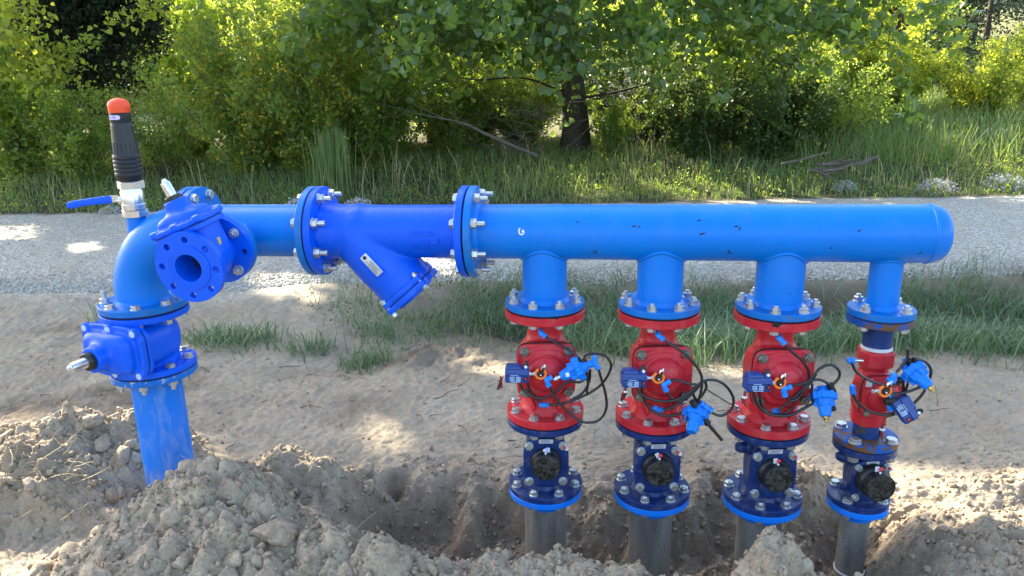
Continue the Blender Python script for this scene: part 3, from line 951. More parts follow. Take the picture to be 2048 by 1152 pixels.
part('bolt', bolt_mesh(.052, .0285, .04), 'zinc', fl, T(lz(ZF - .026) + Vector((.12 * math.cos(.25 + math.pi), .12 * math.sin(.25 + math.pi), 0))), label='bolt with a long upright stud')
AVX = Vector((-1.243, 2.462, 0))
b = MB(); b.lathe(T(AVX), [(.0305, .93), (.0305, 1.072)], 40)
part('valve_stub', b.mesh('valve_stub'), 'azure', eroot)
# --- inlet riser into the ground
rroot = thing('riser_pipe', 'dusty azure riser pipe standing in the dug earth heap', 'pipe', lz(.05))
b = MB(); b.lathe(T(LX.x, LX.y, 0), [(PR + .0005, -.35), (PR + .0005, .512)], 80)
part('pipe', b.mesh('pipe'), 'azure_dusty', rroot)
fl = flange(rroot, T(lz(.514)), .080, .1425, .022, 'scraped', label='azure flange with flaking paint')
part('gasket', ring_mesh(.07, .139, .005), 'rubber', rroot, T(lz(.5275)))
bolts(fl, T(lz(.5275)), 8, .120, .050, off=.12, af=.027, stud=.03, top='head')

# --- ball valve and air valve
vroot = thing('ball_valve', 'silver ball valve with a long flat blue lever', 'ball valve', AVX + UPV * 1.07)
b = MB()
b.hexa(T(AVX) @ T(0, 0, 1.066) @ RZ(.2), .072, .022, .002)
b.lathe(T(AVX), [(.033, 1.087), (.0385, 1.090), (.0385, 1.106), (.0365, 1.109), (.0365, 1.148), (.0335, 1.154), (.0335, 1.160)], 40)
b.hexa(T(AVX) @ T(0, 0, 1.158) @ RZ(.2), .073, .024, .002)
b.lathe(T(AVX) @ T(-.034, 0, 1.118) @ RY(-math.pi / 2), [(.013, 0), (.013, .012), (.009, .013), (.009, .017), (1e-5, .0175)], 20)
part('body', b.mesh('body', True, 30), 'nickel', vroot)
hp = [(-.050, 0, 1.122), (-.075, -.004, 1.123), (-.20, -.018, 1.110)]
b = MB()
def flatbar(b, P, w_, th, sx=1):
    V, F = [], []
    for p in P:
        p = AVX + Vector(p[:3])
        for dy, dz_ in ((-th, -w_), (th, -w_), (th, w_), (-th, w_)):
            V.append(p + Vector((0, dy, dz_)))
    for i in range(len(P) - 1):
        for k in range(4):
            j = (k + 1) % 4
            F.append((i * 4 + k, i * 4 + j, i * 4 + 4 + j, i * 4 + 4 + k))
    F.append((3, 2, 1, 0)); F.append(tuple(len(V) - 4 + k for k in range(4)))
    b.add(V, F)
flatbar(b, [(-.046, 0, 1.124), (-.072, -.003, 1.125)], .0115, .003)
lv = part('lever', b.mesh('lever', False), 'nickel', vroot)
b = MB()
secs = []
for x_, z_, hw in ((-.068, 1.1225, .0125), (-.080, 1.122, .013), (-.16, 1.114, .0115), (-.200, 1.107, .0125), (-.214, 1.105, .0115), (-.219, 1.1045, .006)):
    secs.append((-x_, hw, .0085, 3.0, z_, 0))
b.loft(T(AVX) @ Matrix(((0, 0, -1, 0), (0, 1, 0, 0), (1, 0, 0, 0), (0, 0, 0, 1))), secs, 24)
part('lever_sleeve', b.mesh('lever_sleeve', True, 50), 'cobalt', lv)
AVM = T(AVX.x, AVX.y, 1.182) @ Matrix.Diagonal((.94, .94, .926, 1)) @ T(-AVX.x, -AVX.y, -1.166)
aroot = thing('air_valve', 'black air release valve with a bulging orange cap', 'air valve', AVX + UPV * 1.17)
b = MB()
pr = [(.036, 1.166), (.040, 1.172), (.0425, 1.182)]
for i in range(5):
    z0 = 1.186 + i * .0145
    pr += [(.0435, z0), (.0450, z0 + .002), (.0450, z0 + .009), (.0435, z0 + .011), (.0425, z0 + .013)]
pr += [(.0415, 1.262), (.0345, 1.355), (.0335, 1.364), (.0325, 1.366), (.0325, 1.369)]
b.lathe(T(AVX), pr, 56)
for i in range(9):
    a = 2 * math.pi * i / 9
    b.loft(T(AVX) @ RZ(a), [(1.262, .0435, .003, 3), (1.30, .0405, .003, 3), (1.312, .030, .003, 3)], 12)
part('body', b.mesh('body', True, 30), 'black', aroot, AVM)
b = MB(); b.lathe(T(AVX), [(.0320, 1.366), (.0335, 1.370), (.0335, 1.398), (.031, 1.401)], 48)
nk = part('neck', b.mesh('neck'), 'black', aroot, AVM)
b = MB()
b.lathe(T(AVX), [(.0340, 1.400)] + [(.0340 + .001 * i / 4, 1.402 + .022 * i / 4) for i in range(5)] + [(.035 * math.cos(a), 1.424 + .027 * math.sin(a)) for a in [math.pi / 2 * i / 10 for i in range(1, 10)]] + [(1e-5, 1.451)], 48)
b.sphere(T(AVX) @ T(.017, -.004, 1.424) @ Matrix.Diagonal((1, .9, 1, 1)), .0235)
part('cap', b.remesh('cap', .0026, 4), 'orange', aroot, AVM)
# label band, bent round the neck
def bent(me, R, z, a0):
    for v in me.vertices:
        a = a0 + v.co.x / R
        r_ = R + v.co.z
        v.co = Vector((AVX.x + r_ * math.sin(a), AVX.y - r_ * math.cos(a), z + v.co.y))
    return me
b = MB()
nseg = 20
out = []
for i in range(11):
    a = -math.pi / 2 + math.pi * i / 10
    out.append((.016 + .0075 * math.cos(a), .0075 * math.sin(a)))
for i in range(15): out.append((.016 - .038 * (i + 1) / 15, .0075))
for i in range(15): out.append((-.022 + .038 * i / 15, -.0075))
bm = bmesh.new()
vs_ = [bm.verts.new((x, y, .0006)) for x, y in out]
bm.faces.new(vs_); bmesh.ops.triangulate(bm, faces=bm.faces[:])
bmesh.ops.subdivide_edges(bm, edges=bm.edges[:], cuts=2)
me = bpy.data.meshes.new('label'); bm.to_mesh(me); bm.free()
lb = part('label', bent(me, .0337, 1.386, -.25), 'lilac', aroot, AVM, label='rounded lilac label reading D-43')
me = text_mesh('D-43', .0125, .0003)
part('lettering', bent(me, .0345, 1.386, -.35), 'purple', lb, AVM)

# ------------------------------------------------------------------ control valves
def cv_body():
    b = MB()
    b.lathe(I4, [(.062, -.262), (.055, -.280), (.055, -.325), (.070, -.37), (.078, -.42), (.076, -.47), (.066, -.520), (.072, -.555), (.090, -.592)], 56)
    A = Matrix(((1, 0, 0, 0), (0, 0, -1, 0), (0, 1, 0, -.425), (0, 0, 0, 1)))   # z -> -Y
    b.loft(A, [(-.02, .088, .085, 3), (.05, .089, .088, 3.4), (.078, .090, .090, 5.5)], 56)
    for a in (-.5, .5):
        b.box(T(a * .09, -.050, -.548) @ RX(-.4) @ RY(a * .6), .012, .09, .05, .003)
    return b.remesh('body', .0042, 8)
def cv_bonnet():
    b = MB()
    A = Matrix(((1, 0, 0, 0), (0, 0, -1, 0), (0, 1, 0, -.425), (0, 0, 0, 1)))
    b.loft(A, [(.0825, .0915, .0915, 6), (.092, .0915, .0915, 6), (.096, .089, .089, 4.4)], 72)
    b.loft(A, [(.088, .084, .082, 2.6), (.098, .080, .078, 2.4), (.104, .073, .071, 2.2)], 64)
    b.lathe(A, [(.062, .10), (.060, .113), (.054, .125), (.042, .135), (.026, .141), (.018, .143), (.017, .149), (1e-5, .150)], 64)
    b.loft(A, [(.10, .055, .030, 3, 0, -.052), (.112, .048, .022, 2.6, 0, -.052)], 40)
    for sx in (-1, 1):
        b.lathe(A @ T(sx * .066, -.002, .09), [(.012, 0), (.012, .013), (.010, .0145)], 22)
    return b.remesh('bonnet', .003, 4)
def cv_gasket():
    b = MB()
    A = Matrix(((1, 0, 0, 0), (0, 0, -1, 0), (0, 1, 0, -.425), (0, 0, 0, 1)))
    b.loft(A, [(.0775, .0925, .0925, 6), (.0828, .0925, .0925, 6)], 64)
    return b.mesh('gasket')
def cv_nut():
    b = MB()
    A = RX(math.pi / 2)
    b.lathe(A, [(.0155, 0), (.0155, .0025)], 24)
    b.hexa(A @ T(0, 0, .0025), .024, .0125)
    b.lathe(A, [(.0072, .002), (.0072, .020), (.006, .0215)], 16)
    return b.mesh('nut', True, 25)
def solenoid_body():
    b = MB()
    b.box(T(0, 0, -.004), .074, .046, .044, .007, 3)
    b.box(T(-.011, -.002, .020), .046, .040, .016, .006, 3)
    b.box(T(.0, -.0235, .003), .074, .006, .004, .0015)
    b.lathe(T(.026, -.004, .012) , [(.0105, 0), (.0105, .010), (.006, .016), (1e-5, .017)], 20)
    return b.remesh('solenoid', .0016, 2)
def orange_lever():
    b = MB()
    b.lathe(RX(math.pi / 2), [(.0085, -.004), (.0085, .012), (.006, .014), (1e-5, .0145)], 24)
    b.box(T(.006, -.008, .012) @ RY(.45), .008, .010, .020, .002)
    return b.mesh('lever')
def orange_ring():
    b = MB()
    P = [Vector((.0150 * math.cos(t), -.007, .0150 * math.sin(t))) for t in [math.pi * .62 + 2 * math.pi * .93 * i / 32 for i in range(33)]]
    b.tube(P, .0042, 10)
    return b.mesh('selector_ring')
def regulator_mesh():
    # axis z: cone side +z, port side -z
    b = MB()
    b.lathe(I4, [(.0335, -.010), (.036, -.008), (.036, .008), (.0335, .010)], 8)
    for i in range(8):
        a = math.pi / 8 + math.pi / 4 * i
        b.lathe(T(.033 * math.cos(a), .033 * math.sin(a), -.011), [(.006, 0), (.006, .022)], 10)
    b.lathe(I4, [(.028, .008), (.024, .016), (.020, .026), (.0165, .052), (.014, .060)], 32)
    for i in range(6):
        b.box(RZ(math.pi / 3 * i) @ T(.020, 0, .02), .020, .004, .020, .001)
    b.lathe(I4, [(.024, -.010), (.020, -.018), (.016, -.030)], 28)
    return b.remesh('housing', .0018, 2)
def pix3(L, Y, ox, oy, sc_):
    return [at_y(ox + x / sc_, oy + y / sc_, Y if len(r) == 0 else r[0]) for x, y, *r in L]
def fitting(parent, P, r=.0082):
    b = MB()
    P = [Vector(p) for p in P]
    for i in range(len(P) - 1):
        d_ = (P[i + 1] - P[i]); L_ = d_.length
        A = frame(P[i], d_)
        b.lathe(A, [(r * .8, -.002), (r, 0), (r, L_ * .40), (r * .82, L_ * .45), (r * .82, L_ * .6), (r * 1.08, L_ * .64), (r * 1.08, L_ * .97), (r * .9, L_)], 18)
    if len(P) > 2: b.sphere(T(P[1]), r * 1.02, 14, 8)
    return part('hose_fitting', b.mesh('hose_fitting', True, 35), 'fitting', parent)
def hose(parent, P, r=.0041, k=6, mt='hose', nm='hose'):
    b = MB(); b.tube(smooth_path(P, k), r, 8)
    return part(nm, b.mesh(nm), mt, parent)
def add_solenoid(parent, c, rz=0.0, tilt=0.0, roll=0.0):
    Mx = T(c) @ RZ(rz) @ RX(tilt) @ RY(roll)
    so_ = part('solenoid', cached('sol', solenoid_body), 'solenoid', parent, Mx)
    def prn():
        b = MB()
        b.box(T(.004, -.0252, -.010), .0125, .0006, .0125)
        for i in range(4): b.box(T(-.015, -.0252, -.005 - i * .0034), .017 - (i % 2) * .004, .0006, .0016)
        b.box(T(-.008, -.0252, .0005), .024, .0006, .0022); b.box(T(-.004, -.0252, -.0195), .030, .0006, .0022)
        return b.mesh('printed_panel', False)
    pp = part('printed_panel', cached('prn', prn), 'sky_label', so_, Mx, 'pale blue print with a small square'); 
    def rg():
        b = MB(); b.ring(T(.004, -.0257, -.010) @ RX(math.pi / 2), .0028, .0044, 0, .0004, 16, .0001); return b.mesh('printed_ring', False)
    part('printed_ring', cached('prg', rg), 'solenoid', so_, Mx)
    def bt():
        b = MB(); b.lathe(T(.026, -.023, -.010) @ RX(math.pi / 2), [(.0065, 0), (.0065, .003), (.005, .003), (.005, .001), (1e-5, .001)], 20); return b.mesh('button', True, 30)
    part('button', cached('btn', bt), 'black', so_, Mx)
    def bt2():
        b = MB(); b.lathe(T(.026, -.0245, -.010) @ RX(math.pi / 2), [(.0035, 0), (.003, .001), (1e-5, .0012)], 14); return b.mesh('button_centre')
    part('button_centre', cached('btn2', bt2), 'redseal', so_, Mx)
    def dome():
        b = MB(); b.lathe(T(.026, -.004, .026), [(.0085, 0), (.0085, .004), (.005, .012), (.002, .014), (1e-5, .0145)], 18); return b.mesh('override_knob')
    part('override_knob', cached('domek', dome), 'black', so_, Mx)
    def wd():
        b = MB(); b.sphere(T(.026, -.014, .024), .0048, 12, 8); return b.mesh('white_stud')
    part('white_stud', cached('wst', wd), 'white', so_, Mx)
    return so_, Mx
def add_regulator(parent, c, axis, roll=0.0, label_side=None, knob=True, plug=True, scale_=1.0):
    A = frame(c, axis) @ RZ(roll) @ Matrix.Scale(scale_, 4)
    rg = part('pressure_pilot', cached('reg', regulator_mesh), 'ring', parent, A)
    if knob:
        b = MB(); b.lathe(I4, [(.007, .056), (.007, .064)], 16); b.hexa(T(0, 0, .064), .0135, .007); b.lathe(I4, [(.0045, .070), (.0045, .076), (.003, .077)], 14)
        part('adjusting_screw', b.mesh('adjusting_screw', True, 30), 'brass', rg, A)
    return rg, A
def add_selector(parent, c, s_=1.0):
    Mx = T(c) @ Matrix.Scale(s_, 4)
    r_ = part('selector_ring', cached('oring', orange_ring), 'orange_ring', parent, Mx)
    part('selector_lever', cached('olev', orange_lever), 'black', r_, Mx)
    def st_():
        b = MB(); b.sphere(T(0, -.0150, -.002), .0026, 10, 6); return b.mesh('pin')
    part('pin', cached('pin', st_), 'white', r_, Mx)
    def port():
        b = MB()
        b.hexa(T(-.016, -.006, 0) @ RY(-math.pi / 2), .011, .007); b.lathe(T(-.022, -.006, 0) @ RY(-math.pi / 2), [(.0045, 0), (.0045, .012)], 12)
        b.hexa(T(-.030, -.006, 0) @ RY(-math.pi / 2), .010, .006)
        b.hexa(T(.007, -.006, .015) @ RY(.6), .0115, .010); b.lathe(T(.007, -.006, .015) @ RY(.6), [(.004, .01), (.004, .016)], 12)
        return b.mesh('port_nut', True, 30)
    part('port_nut', cached('port', port), 'nickel', r_, Mx)
def red_wires(parent, p, tie=True, seed=0):
    rr = random.Random(seed)
    b, b2 = MB(), MB()
    for i in range(5):
        q = [p + Vector((rr.uniform(-.006, .006), rr.uniform(-.004, .004), 0))]
        q.append(p + Vector((rr.uniform(-.010, .002), rr.uniform(-.006, .006), -.018)))
        q.append(p + Vector((rr.uniform(-.016, .000), rr.uniform(-.008, .006), -.036 - rr.uniform(0, .012))))
        q.append(p + Vector((rr.uniform(-.012, .004), rr.uniform(-.008, .006), -.022)))
        (b if i % 2 == 0 else b2).tube(smooth_path(q, 4), .0016, 6)
    part('wire', b.mesh('wire'), 'redwire', parent)
    part('wire', b2.mesh('wire'), 'hose', parent)
    if tie:
        b = MB(); b.ring(T(p + Vector((-.003, 0, -.016))), .006, .0082, -.003, .003, 16, .0005)
        part('cable_tie', b.mesh('cable_tie'), 'white', parent)

CVL = ['red control valve at the left, its blue pilot slanting up to the right',
       'red control valve second from left, its pilot hanging over the lower flange',
       'red control valve third from left, its pilot on the right pointing down']
cv = []
for k in range(3):
    P = hdr(S[k])
    root = thing('control_valve', CVL[k], 'control valve', dz(k, -.43), 'red control valves under the header')
    Tk = T(P) @ RZ([.0, .01, .0][k])
    part('body', cached('cvb', cv_body), 'red', root, Tk)
    part('bonnet', cached('cvbon', cv_bonnet), 'red', root, Tk)
    part('gasket', cached('cvg', cv_gasket), 'rubber', root, Tk)
    for sx in (-1, 1):
        for sz in (-1, 1):
            part('nut', cached('cvn', cv_nut), 'oxide_steel', root, Tk @ T(sx * .068, -.0945, -.425 + sz * .068))
    f1 = flange(root, Tk @ T(0, 0, -.256), .05, .1265, .026, 'red')
    f2 = flange(root, Tk @ T(0, 0, -.599), .05, .1265, .026, 'red')
    part('gasket', ring_mesh(.05, .118, .006), 'rubber', root, Tk @ T(0, 0, -.2400))
    part('gasket', ring_mesh(.05, .119, .006), 'rubber', root, Tk @ T(0, 0, -.6150))
    b = MB(); b.box(Tk @ T(.02 - .03 * k, -.119, -.2455) @ RX(.2) @ RY(.3), .028, .006, .014, .001)
    part('gasket_tab', b.mesh('gasket_tab', False), 'rubber', root)
    bolts(f2, Tk @ T(0, 0, -.612), 8, .105, .052, off=math.pi / 8, af=.025, stud=.014, top='head')
    cv.append(root)
# --- piping of the first
z5 = lambda L, Y: pix3(L, Y, 980, 700, 7.2)
def dress(k):
    return hdr(S[k]).y
Y = dress(0); R = cv[0]; F_ = Y - .155
c = at_y(1034, 746, Y - .150); sol, _ = add_solenoid(R, c, .0, -.05, .03)
red_wires(sol, at_y(1004, 752, Y - .145), False, 1)
add_selector(R, at_y(1081, 746, Y - .158))
fitting(R, [at_y(1081, 661, Y - .075), at_y(1083, 667, Y - .098), at_y(1092, 674, Y - .108)])
fitting(R, z5([(890, 395), (815, 425), (850, 525)], F_ - .01))
fitting(R, z5([(720, 790), (780, 790), (838, 795)], Y - .118))
fitting(R, z5([(1500, 95), (1515, 190), (1560, 270)], F_ - .02))
pa, pb = at_y(980 + 1190 / 7.2, 700 + 300 / 7.2, F_ - .01), at_y(980 + 990 / 7.2, 700 + 395 / 7.2, F_ - .012)
rg, A = add_regulator(R, at_y(980 + 1275 / 7.2, 700 + 265 / 7.2, F_ - .01), pb - pa, .3, knob=False)
b = MB(); b.box(frame((pa + pb) / 2 + Vector((.004, -.0195, .006)), Vector((0, -1, .25)), Vector((1, 0, .25))), .011, .013, .001, .0002)
part('data_label', b.mesh('data_label', False), 'silver_label', rg)
b = MB(); b.lathe(frame(pb, pb - pa), [(.006, -.006), (.006, .004), (.008, .005), (.008, .010), (.005, .011), (.005, .016)], 14)
part('adjusting_screw', b.mesh('adjusting_screw', True, 30), 'nickel', rg)
b = MB(); q = z5([(1380, 215), (1490, 195)], F_ - .015); b.tube(q, .011, 16)
part('outlet_port', b.mesh('outlet_port'), 'ring', rg)
for L in ([(1260, 150), (1310, 190), (1385, 130)], [(1370, 320), (1385, 370), (1392, 410)]):
    b = MB(); b.tube(z5(L, F_ - .012), [.009, .010, .007], 14); part('hose_barb', b.mesh('hose_barb'), 'rubber', rg)
hose(R, [at_y(1091, 673, Y - .108), at_y(1110, 685, Y - .112), at_y(1138, 700, Y - .125), at_y(1160, 718, F_ - .01)])
hose(R, z5([(1350, 110), (1390, 75), (1480, 52), (1600, 62), (1690, 110), (1745, 220), (1700, 360), (1600, 500), (1450, 610), (1250, 705), (1050, 770), (840, 790)], F_ + .005))
hose(R, z5([(1560, 270), (1610, 440), (1660, 620), (1680, 790), (1640, 930), (1550, 1020), (1440, 1045), (1320, 1030), (1180, 940), (1040, 800), (930, 650), (860, 520)], F_ - .015))
hose(R, z5([(430, 480), (480, 580), (600, 665), (740, 695), (880, 650), (1000, 560), (1100, 470), (1200, 455), (1290, 465), (1375, 410)], F_ + .002))
hose(R, z5([(540, 480), (590, 590), (660, 680), (740, 755)], F_ + .022))
hose(R, z5([(1395, 400), (1412, 480), (1400, 560), (1395, 640)], F_ - .006))
hose(R, z5([(1440, 280), (1435, 420), (1380, 560), (1300, 645), (1190, 705)], F_ + .01))
# --- second
z6 = lambda L, Y: pix3(L, Y, 1200, 560, 3.2)
z7 = lambda L, Y: pix3(L, Y, 1220, 700, 5.762)
Y = dress(1); R = cv[1]; F_ = Y - .155
sol, _ = add_solenoid(R, at_y(1267, 755, Y - .150), .05, -.03, .03)
red_wires(sol, at_y(1252, 772, Y - .150), True, 2)
add_selector(R, at_y(1316, 754, Y - .158))
fitting(R, [at_y(1314, 665, Y - .075), at_y(1317, 671, Y - .098), at_y(1328, 680, Y - .110)])
fitting(R, z7([(690, 360), (620, 400), (650, 475)], F_ - .01))
fitting(R, z7([(510, 660), (550, 690), (612, 690)], Y - .120))
rc = z7([(985, 745)], F_ - .02)[0]
rg, A = add_regulator(R, rc, Vector((-.35, -.72, -.60)), .2, knob=False)
b = MB(); b.lathe(frame(z7([(895, 885)], F_ - .045)[0], Vector((-.4, -.6, -.6))), [(.010, -.02), (.010, 0), (.007, .002), (.007, .008)], 16); part('adjusting_screw', b.mesh('adjusting_screw', True, 30), 'brass', rg)
fitting(R, z7([(1040, 610), (1085, 650), (1165, 705)], F_ - .005), .0105)
for L in ([(940, 590), (985, 640)], [(925, 770), (905, 815)], [(1080, 790), (1130, 850)]):
    b = MB(); b.tube(z7(L, F_ - .035), [.009, .0105], 14); part('hose_barb', b.mesh('hose_barb'), 'rubber', rg)
hose(R, z6([(420, 390), (460, 418), (525, 458), (590, 520), (640, 590), (653, 650), (645, 720), (620, 800), (590, 870)], F_ - .012))
hose(R, z7([(690, 350), (800, 355), (900, 388), (1000, 398)], F_ - .004))
hose(R, z7([(290, 420), (340, 490), (430, 550), (560, 585), (700, 585), (830, 545), (950, 465), (1020, 395), (1090, 355), (1170, 345), (1260, 365), (1350, 430), (1420, 550), (1410, 660), (1340, 735), (1260, 757), (1170, 720)], F_ - .006))
hose(R, z7([(365, 430), (380, 530), (430, 640), (520, 720), (640, 760), (770, 745), (880, 690), (940, 640)], F_ + .004))
hose(R, z7([(610, 690), (700, 665), (830, 590), (940, 510), (1020, 420)], F_ + .014))
hose(R, z7([(650, 470), (700, 545), (760, 580), (850, 565), (960, 490), (1040, 400)], F_ - .001))
hose(R, z7([(1100, 370), (1110, 430), (1070, 510), (1000, 590), (960, 640)], F_ - .008))
hose(R, z7([(960, 420), (955, 500), (1000, 590)], F_))
hose(R, z7([(1100, 820), (1170, 900), (1290, 1040)], F_ - .04), .0052)
hose(R, z7([(1100, 445), (1250, 540), (1400, 630), (1500, 675)], F_ + .02), .0018, nm='wire')
# --- third
z8 = lambda L, Y: pix3(L, Y, 1420, 560, 3.2)
Y = dress(2); R = cv[2]; F_ = Y - .155
sol, _ = add_solenoid(R, at_y(1514, 763, Y - .150), .06, -.03, .03)
red_wires(sol, at_y(1492, 783, Y - .150), True, 3)
add_selector(R, at_y(1558, 764, Y - .158))
fitting(R, [at_y(1556, 671, Y - .075), at_y(1559, 677, Y - .098), at_y(1571, 689, Y - .110)])
fitting(R, z8([(518, 685), (470, 695), (480, 745)], F_ - .01))
fitting(R, z8([(405, 840), (430, 838), (440, 850)], Y - .120))
rg, A = add_regulator(R, z8([(725, 745)], F_ + .0)[0], Vector((-.05, -.62, -.78)), .1)
b = MB(); b.box(frame(z8([(660, 690)], F_ + .01)[0], Vector((0, -1, .2)), Vector((1, 0, -.6))), .030, .012, .002, .0004)
part('bracket', b.mesh('bracket', False), 'zinc', rg)
for L in ([(790, 715), (770, 680), (765, 665)], [(800, 815), (770, 825)]):
    b = MB(); b.tube(z8(L, F_ - .005), .0095, 14); part('hose_barb', b.mesh('hose_barb'), 'rubber', rg)
hose(R, z8([(485, 420), (530, 465), (590, 515), (628, 575), (632, 630), (600, 690), (540, 750), (480, 800), (435, 840)], F_ + .01))
hose(R, z8([(275, 710), (300, 785), (350, 842), (430, 868), (520, 862), (600, 822), (660, 790)], F_ - .002), .0046)
hose(R, z8([(315, 705), (330, 800), (380, 850), (440, 862), (510, 835), (545, 780)], F_ + .012))
hose(R, z8([(510, 680), (600, 662), (650, 642), (710, 640), (765, 668)], F_ - .006))
hose(R, z8([(630, 655), (670, 600), (720, 555), (780, 545), (825, 580), (825, 625), (785, 672)], F_ - .008))
hose(R, z8([(480, 740), (520, 772), (565, 755), (605, 700), (645, 655), (680, 600)], F_ - .001))
hose(R, z8([(655, 665), (650, 740), (662, 792)], F_ - .004))

# ------------------------------------------------------------------ small threaded control valve (fourth)
P4 = hdr(S[3]); Y = P4.y
root = thing('adapter_flange', 'small azure flange with rusty seam above the threaded red valve', 'flange', dz(3, -.26), 'adapter flanges of the small red valve')
fl = flange(root, T(dz(3, -.258)), .03, .0935, .020, 'rusty')
part('gasket', ring_mesh(.03, .089, .004), 'rusty', root, T(dz(3, -.2455)))
b = MB(); b.lathe(T(P4), [(.042, -.390), (.042, -.262)], 40)
part('nipple', b.mesh('nipple'), 'nipple', root)
b = MB(); b.lathe(T(P4), [(.0425, -.356), (.0455, -.352), (.0450, -.347), (.0425, -.343)], 40)
part('sealing_tape', b.mesh('sealing_tape'), 'tape', root)
R4 = thing('control_valve', 'small threaded red control valve at the right end', 'control valve', dz(3, -.45), 'red control valves under the header')
b = MB()
b.loft(T(P4), [(-.353, .047, .047, 2.6), (-.358, .0505, .0505, 2.8), (-.403, .0505, .0505, 2.8), (-.408, .046, .046, 2.4)], 8)
b.lathe(T(P4), [(.043, -.405), (.041, -.42), (.048, -.44), (.056, -.48), (.056, -.53), (.048, -.555)], 40)
b.loft(T(P4), [(-.545, .046, .046, 2.4), (-.55, .0505, .0505, 2.8), (-.592, .0505, .0505, 2.8), (-.597, .047, .047, 2.6)], 8)
A4 = T(P4) @ RZ(.05) @ Matrix(((1, 0, 0, 0), (0, 0, -1, 0), (0, 1, 0, -.487), (0, 0, 0, 1)))
b.loft(A4, [(-.01, .058, .058, 3), (.05, .061, .064, 4.2)], 48)
part('body', b.remesh('body', .0032, 4), 'red', R4)
b = MB(); b.loft(A4, [(.0505, .0635, .0665, 4.6), (.0545, .0635, .0665, 4.6)], 48); part('gasket', b.mesh('gasket'), 'rubber', R4)
b = MB()
b.loft(A4, [(.0545, .0630, .066, 4.6), (.064, .0630, .066, 4.6), (.066, .061, .064, 4.4)], 64)
b.lathe(A4, [(.050, .062), (.049, .074), (.044, .080), (.034, .086), (.018, .088), (1e-5, .089)], 48)
part('bonnet', b.remesh('bonnet', .0026, 3), 'red', R4)
for sx in (-1, 1):
    for sz in (-1, 1):
        part('bolt', cached('b4', lambda: (lambda q: (q.lathe(RX(math.pi / 2), [(.010, 0), (.010, .002)], 20), q.hexa(RX(math.pi / 2) @ T(0, 0, .002), .016, .008), q.mesh('bolt', True, 25))[2])(MB())), 'oxide_steel', R4, A4 @ T(sx * .046, sz * .048, .0655) @ RX(-math.pi / 2))
z9 = lambda L, Y: pix3(L, Y, 1630, 500, 2.743)
F_ = Y - .115
b = MB(); b.box(frame(z9([(298, 730)], Y - .082)[0], Vector((0, -1, .1)), Vector((1, 0, -.1))), .018, .024, .0015); lbm = part('data_label', b.mesh('data_label', False), 'silver_label', R4)
b = MB(); b.box(frame(z9([(294, 875)], Y - .062)[0], Vector((0, -1, .1)), Vector((1, 0, -.1))), .016, .008, .0015); part('data_label', b.mesh('data_label', False), 'silver_label', R4)
b = MB(); b.tube(z9([(215, 605), (262, 607)], Y - .045), .0055, 12); part('port_nut', b.mesh('port_nut'), 'nickel', R4)
fitting(R4, z9([(180, 608), (205, 603), (203, 622)], Y - .05), .0085)
fitting(R4, z9([(205, 745), (205, 765), (210, 792)], Y - .075), .0085)
fitting(R4, z9([(435, 680), (425, 715), (398, 722)], F_ - .02), .0105)
fitting(R4, z9([(425, 785), (400, 800)], F_ - .015), .0085)
fitting(R4, z9([(405, 850), (420, 880)], F_ - .005), .0085)
add_selector(R4, z9([(378, 768)], F_ - .022)[0], 1.05)
sol, Mx = add_solenoid(R4, z9([(492, 870)], F_ - .02)[0], -.25, -.25, .95)
b = MB(); b.tube(z9([(380, 830), (415, 825), (450, 830)], F_ - .012), [.010, .016, .014], 14); part('coil_cap', b.mesh('coil_cap'), 'rubber', sol)
rg, A = add_regulator(R4, z9([(540, 668)], F_ - .005)[0], Vector((.38, -.70, -.42)), .1)
for L in ([(505, 600), (520, 625)], [(535, 605), (575, 610)], [(450, 712), (470, 716)]):
    b = MB(); b.tube(z9(L, F_ - .003), .0095, 14); part('hose_barb', b.mesh('hose_barb'), 'rubber', rg)
fitting(R4, z9([(500, 600), (488, 640)], F_ + .01), .0095)
hose(R4, z9([(203, 622), (225, 665), (270, 700), (340, 730), (400, 742), (440, 742)], F_ - .026))
hose(R4, z9([(210, 795), (232, 832), (290, 880), (360, 902), (432, 900)], F_ - .01))
hose(R4, z9([(512, 545), (505, 590), (480, 632), (445, 672)], F_ - .012))
hose(R4, z9([(550, 598), (605, 612), (635, 655), (628, 710), (590, 790), (530, 855)], F_ - .010))
hose(R4, z9([(481, 690), (485, 750), (482, 800)], F_ + .008))
hose(R4, z9([(592, 742), (540, 768), (470, 785), (415, 790)], F_ - .022))
hose(R4, z9([(510, 730), (490, 790), (465, 810)], F_ + .002))
hose(R4, z9([(436, 905), (390, 920), (370, 945)], F_ - .005), .0018, nm='wire')
red_wires(sol, z9([(378, 955)], Y - .085)[0], True, 5)
root = thing('adapter_flange', 'small round flange caked in brown rust below the threaded red valve', 'flange', dz(3, -.655), 'adapter flanges of the small red valve')
b = MB(); b.lathe(T(P4), [(.040, -.648), (.040, -.596)], 40); part('nipple', b.mesh('nipple'), 'nipple', root)
fl = flange(root, T(dz(3, -.650)), .03, .0945, .020, 'rusty')
part('gasket', ring_mesh(.03, .09, .004), 'rubber', root, T(dz(3, -.662)))
bolts(fl, T(dz(3, -.6625)), 4, .077, .045, off=.75, af=.030, stud=.014, top='head')

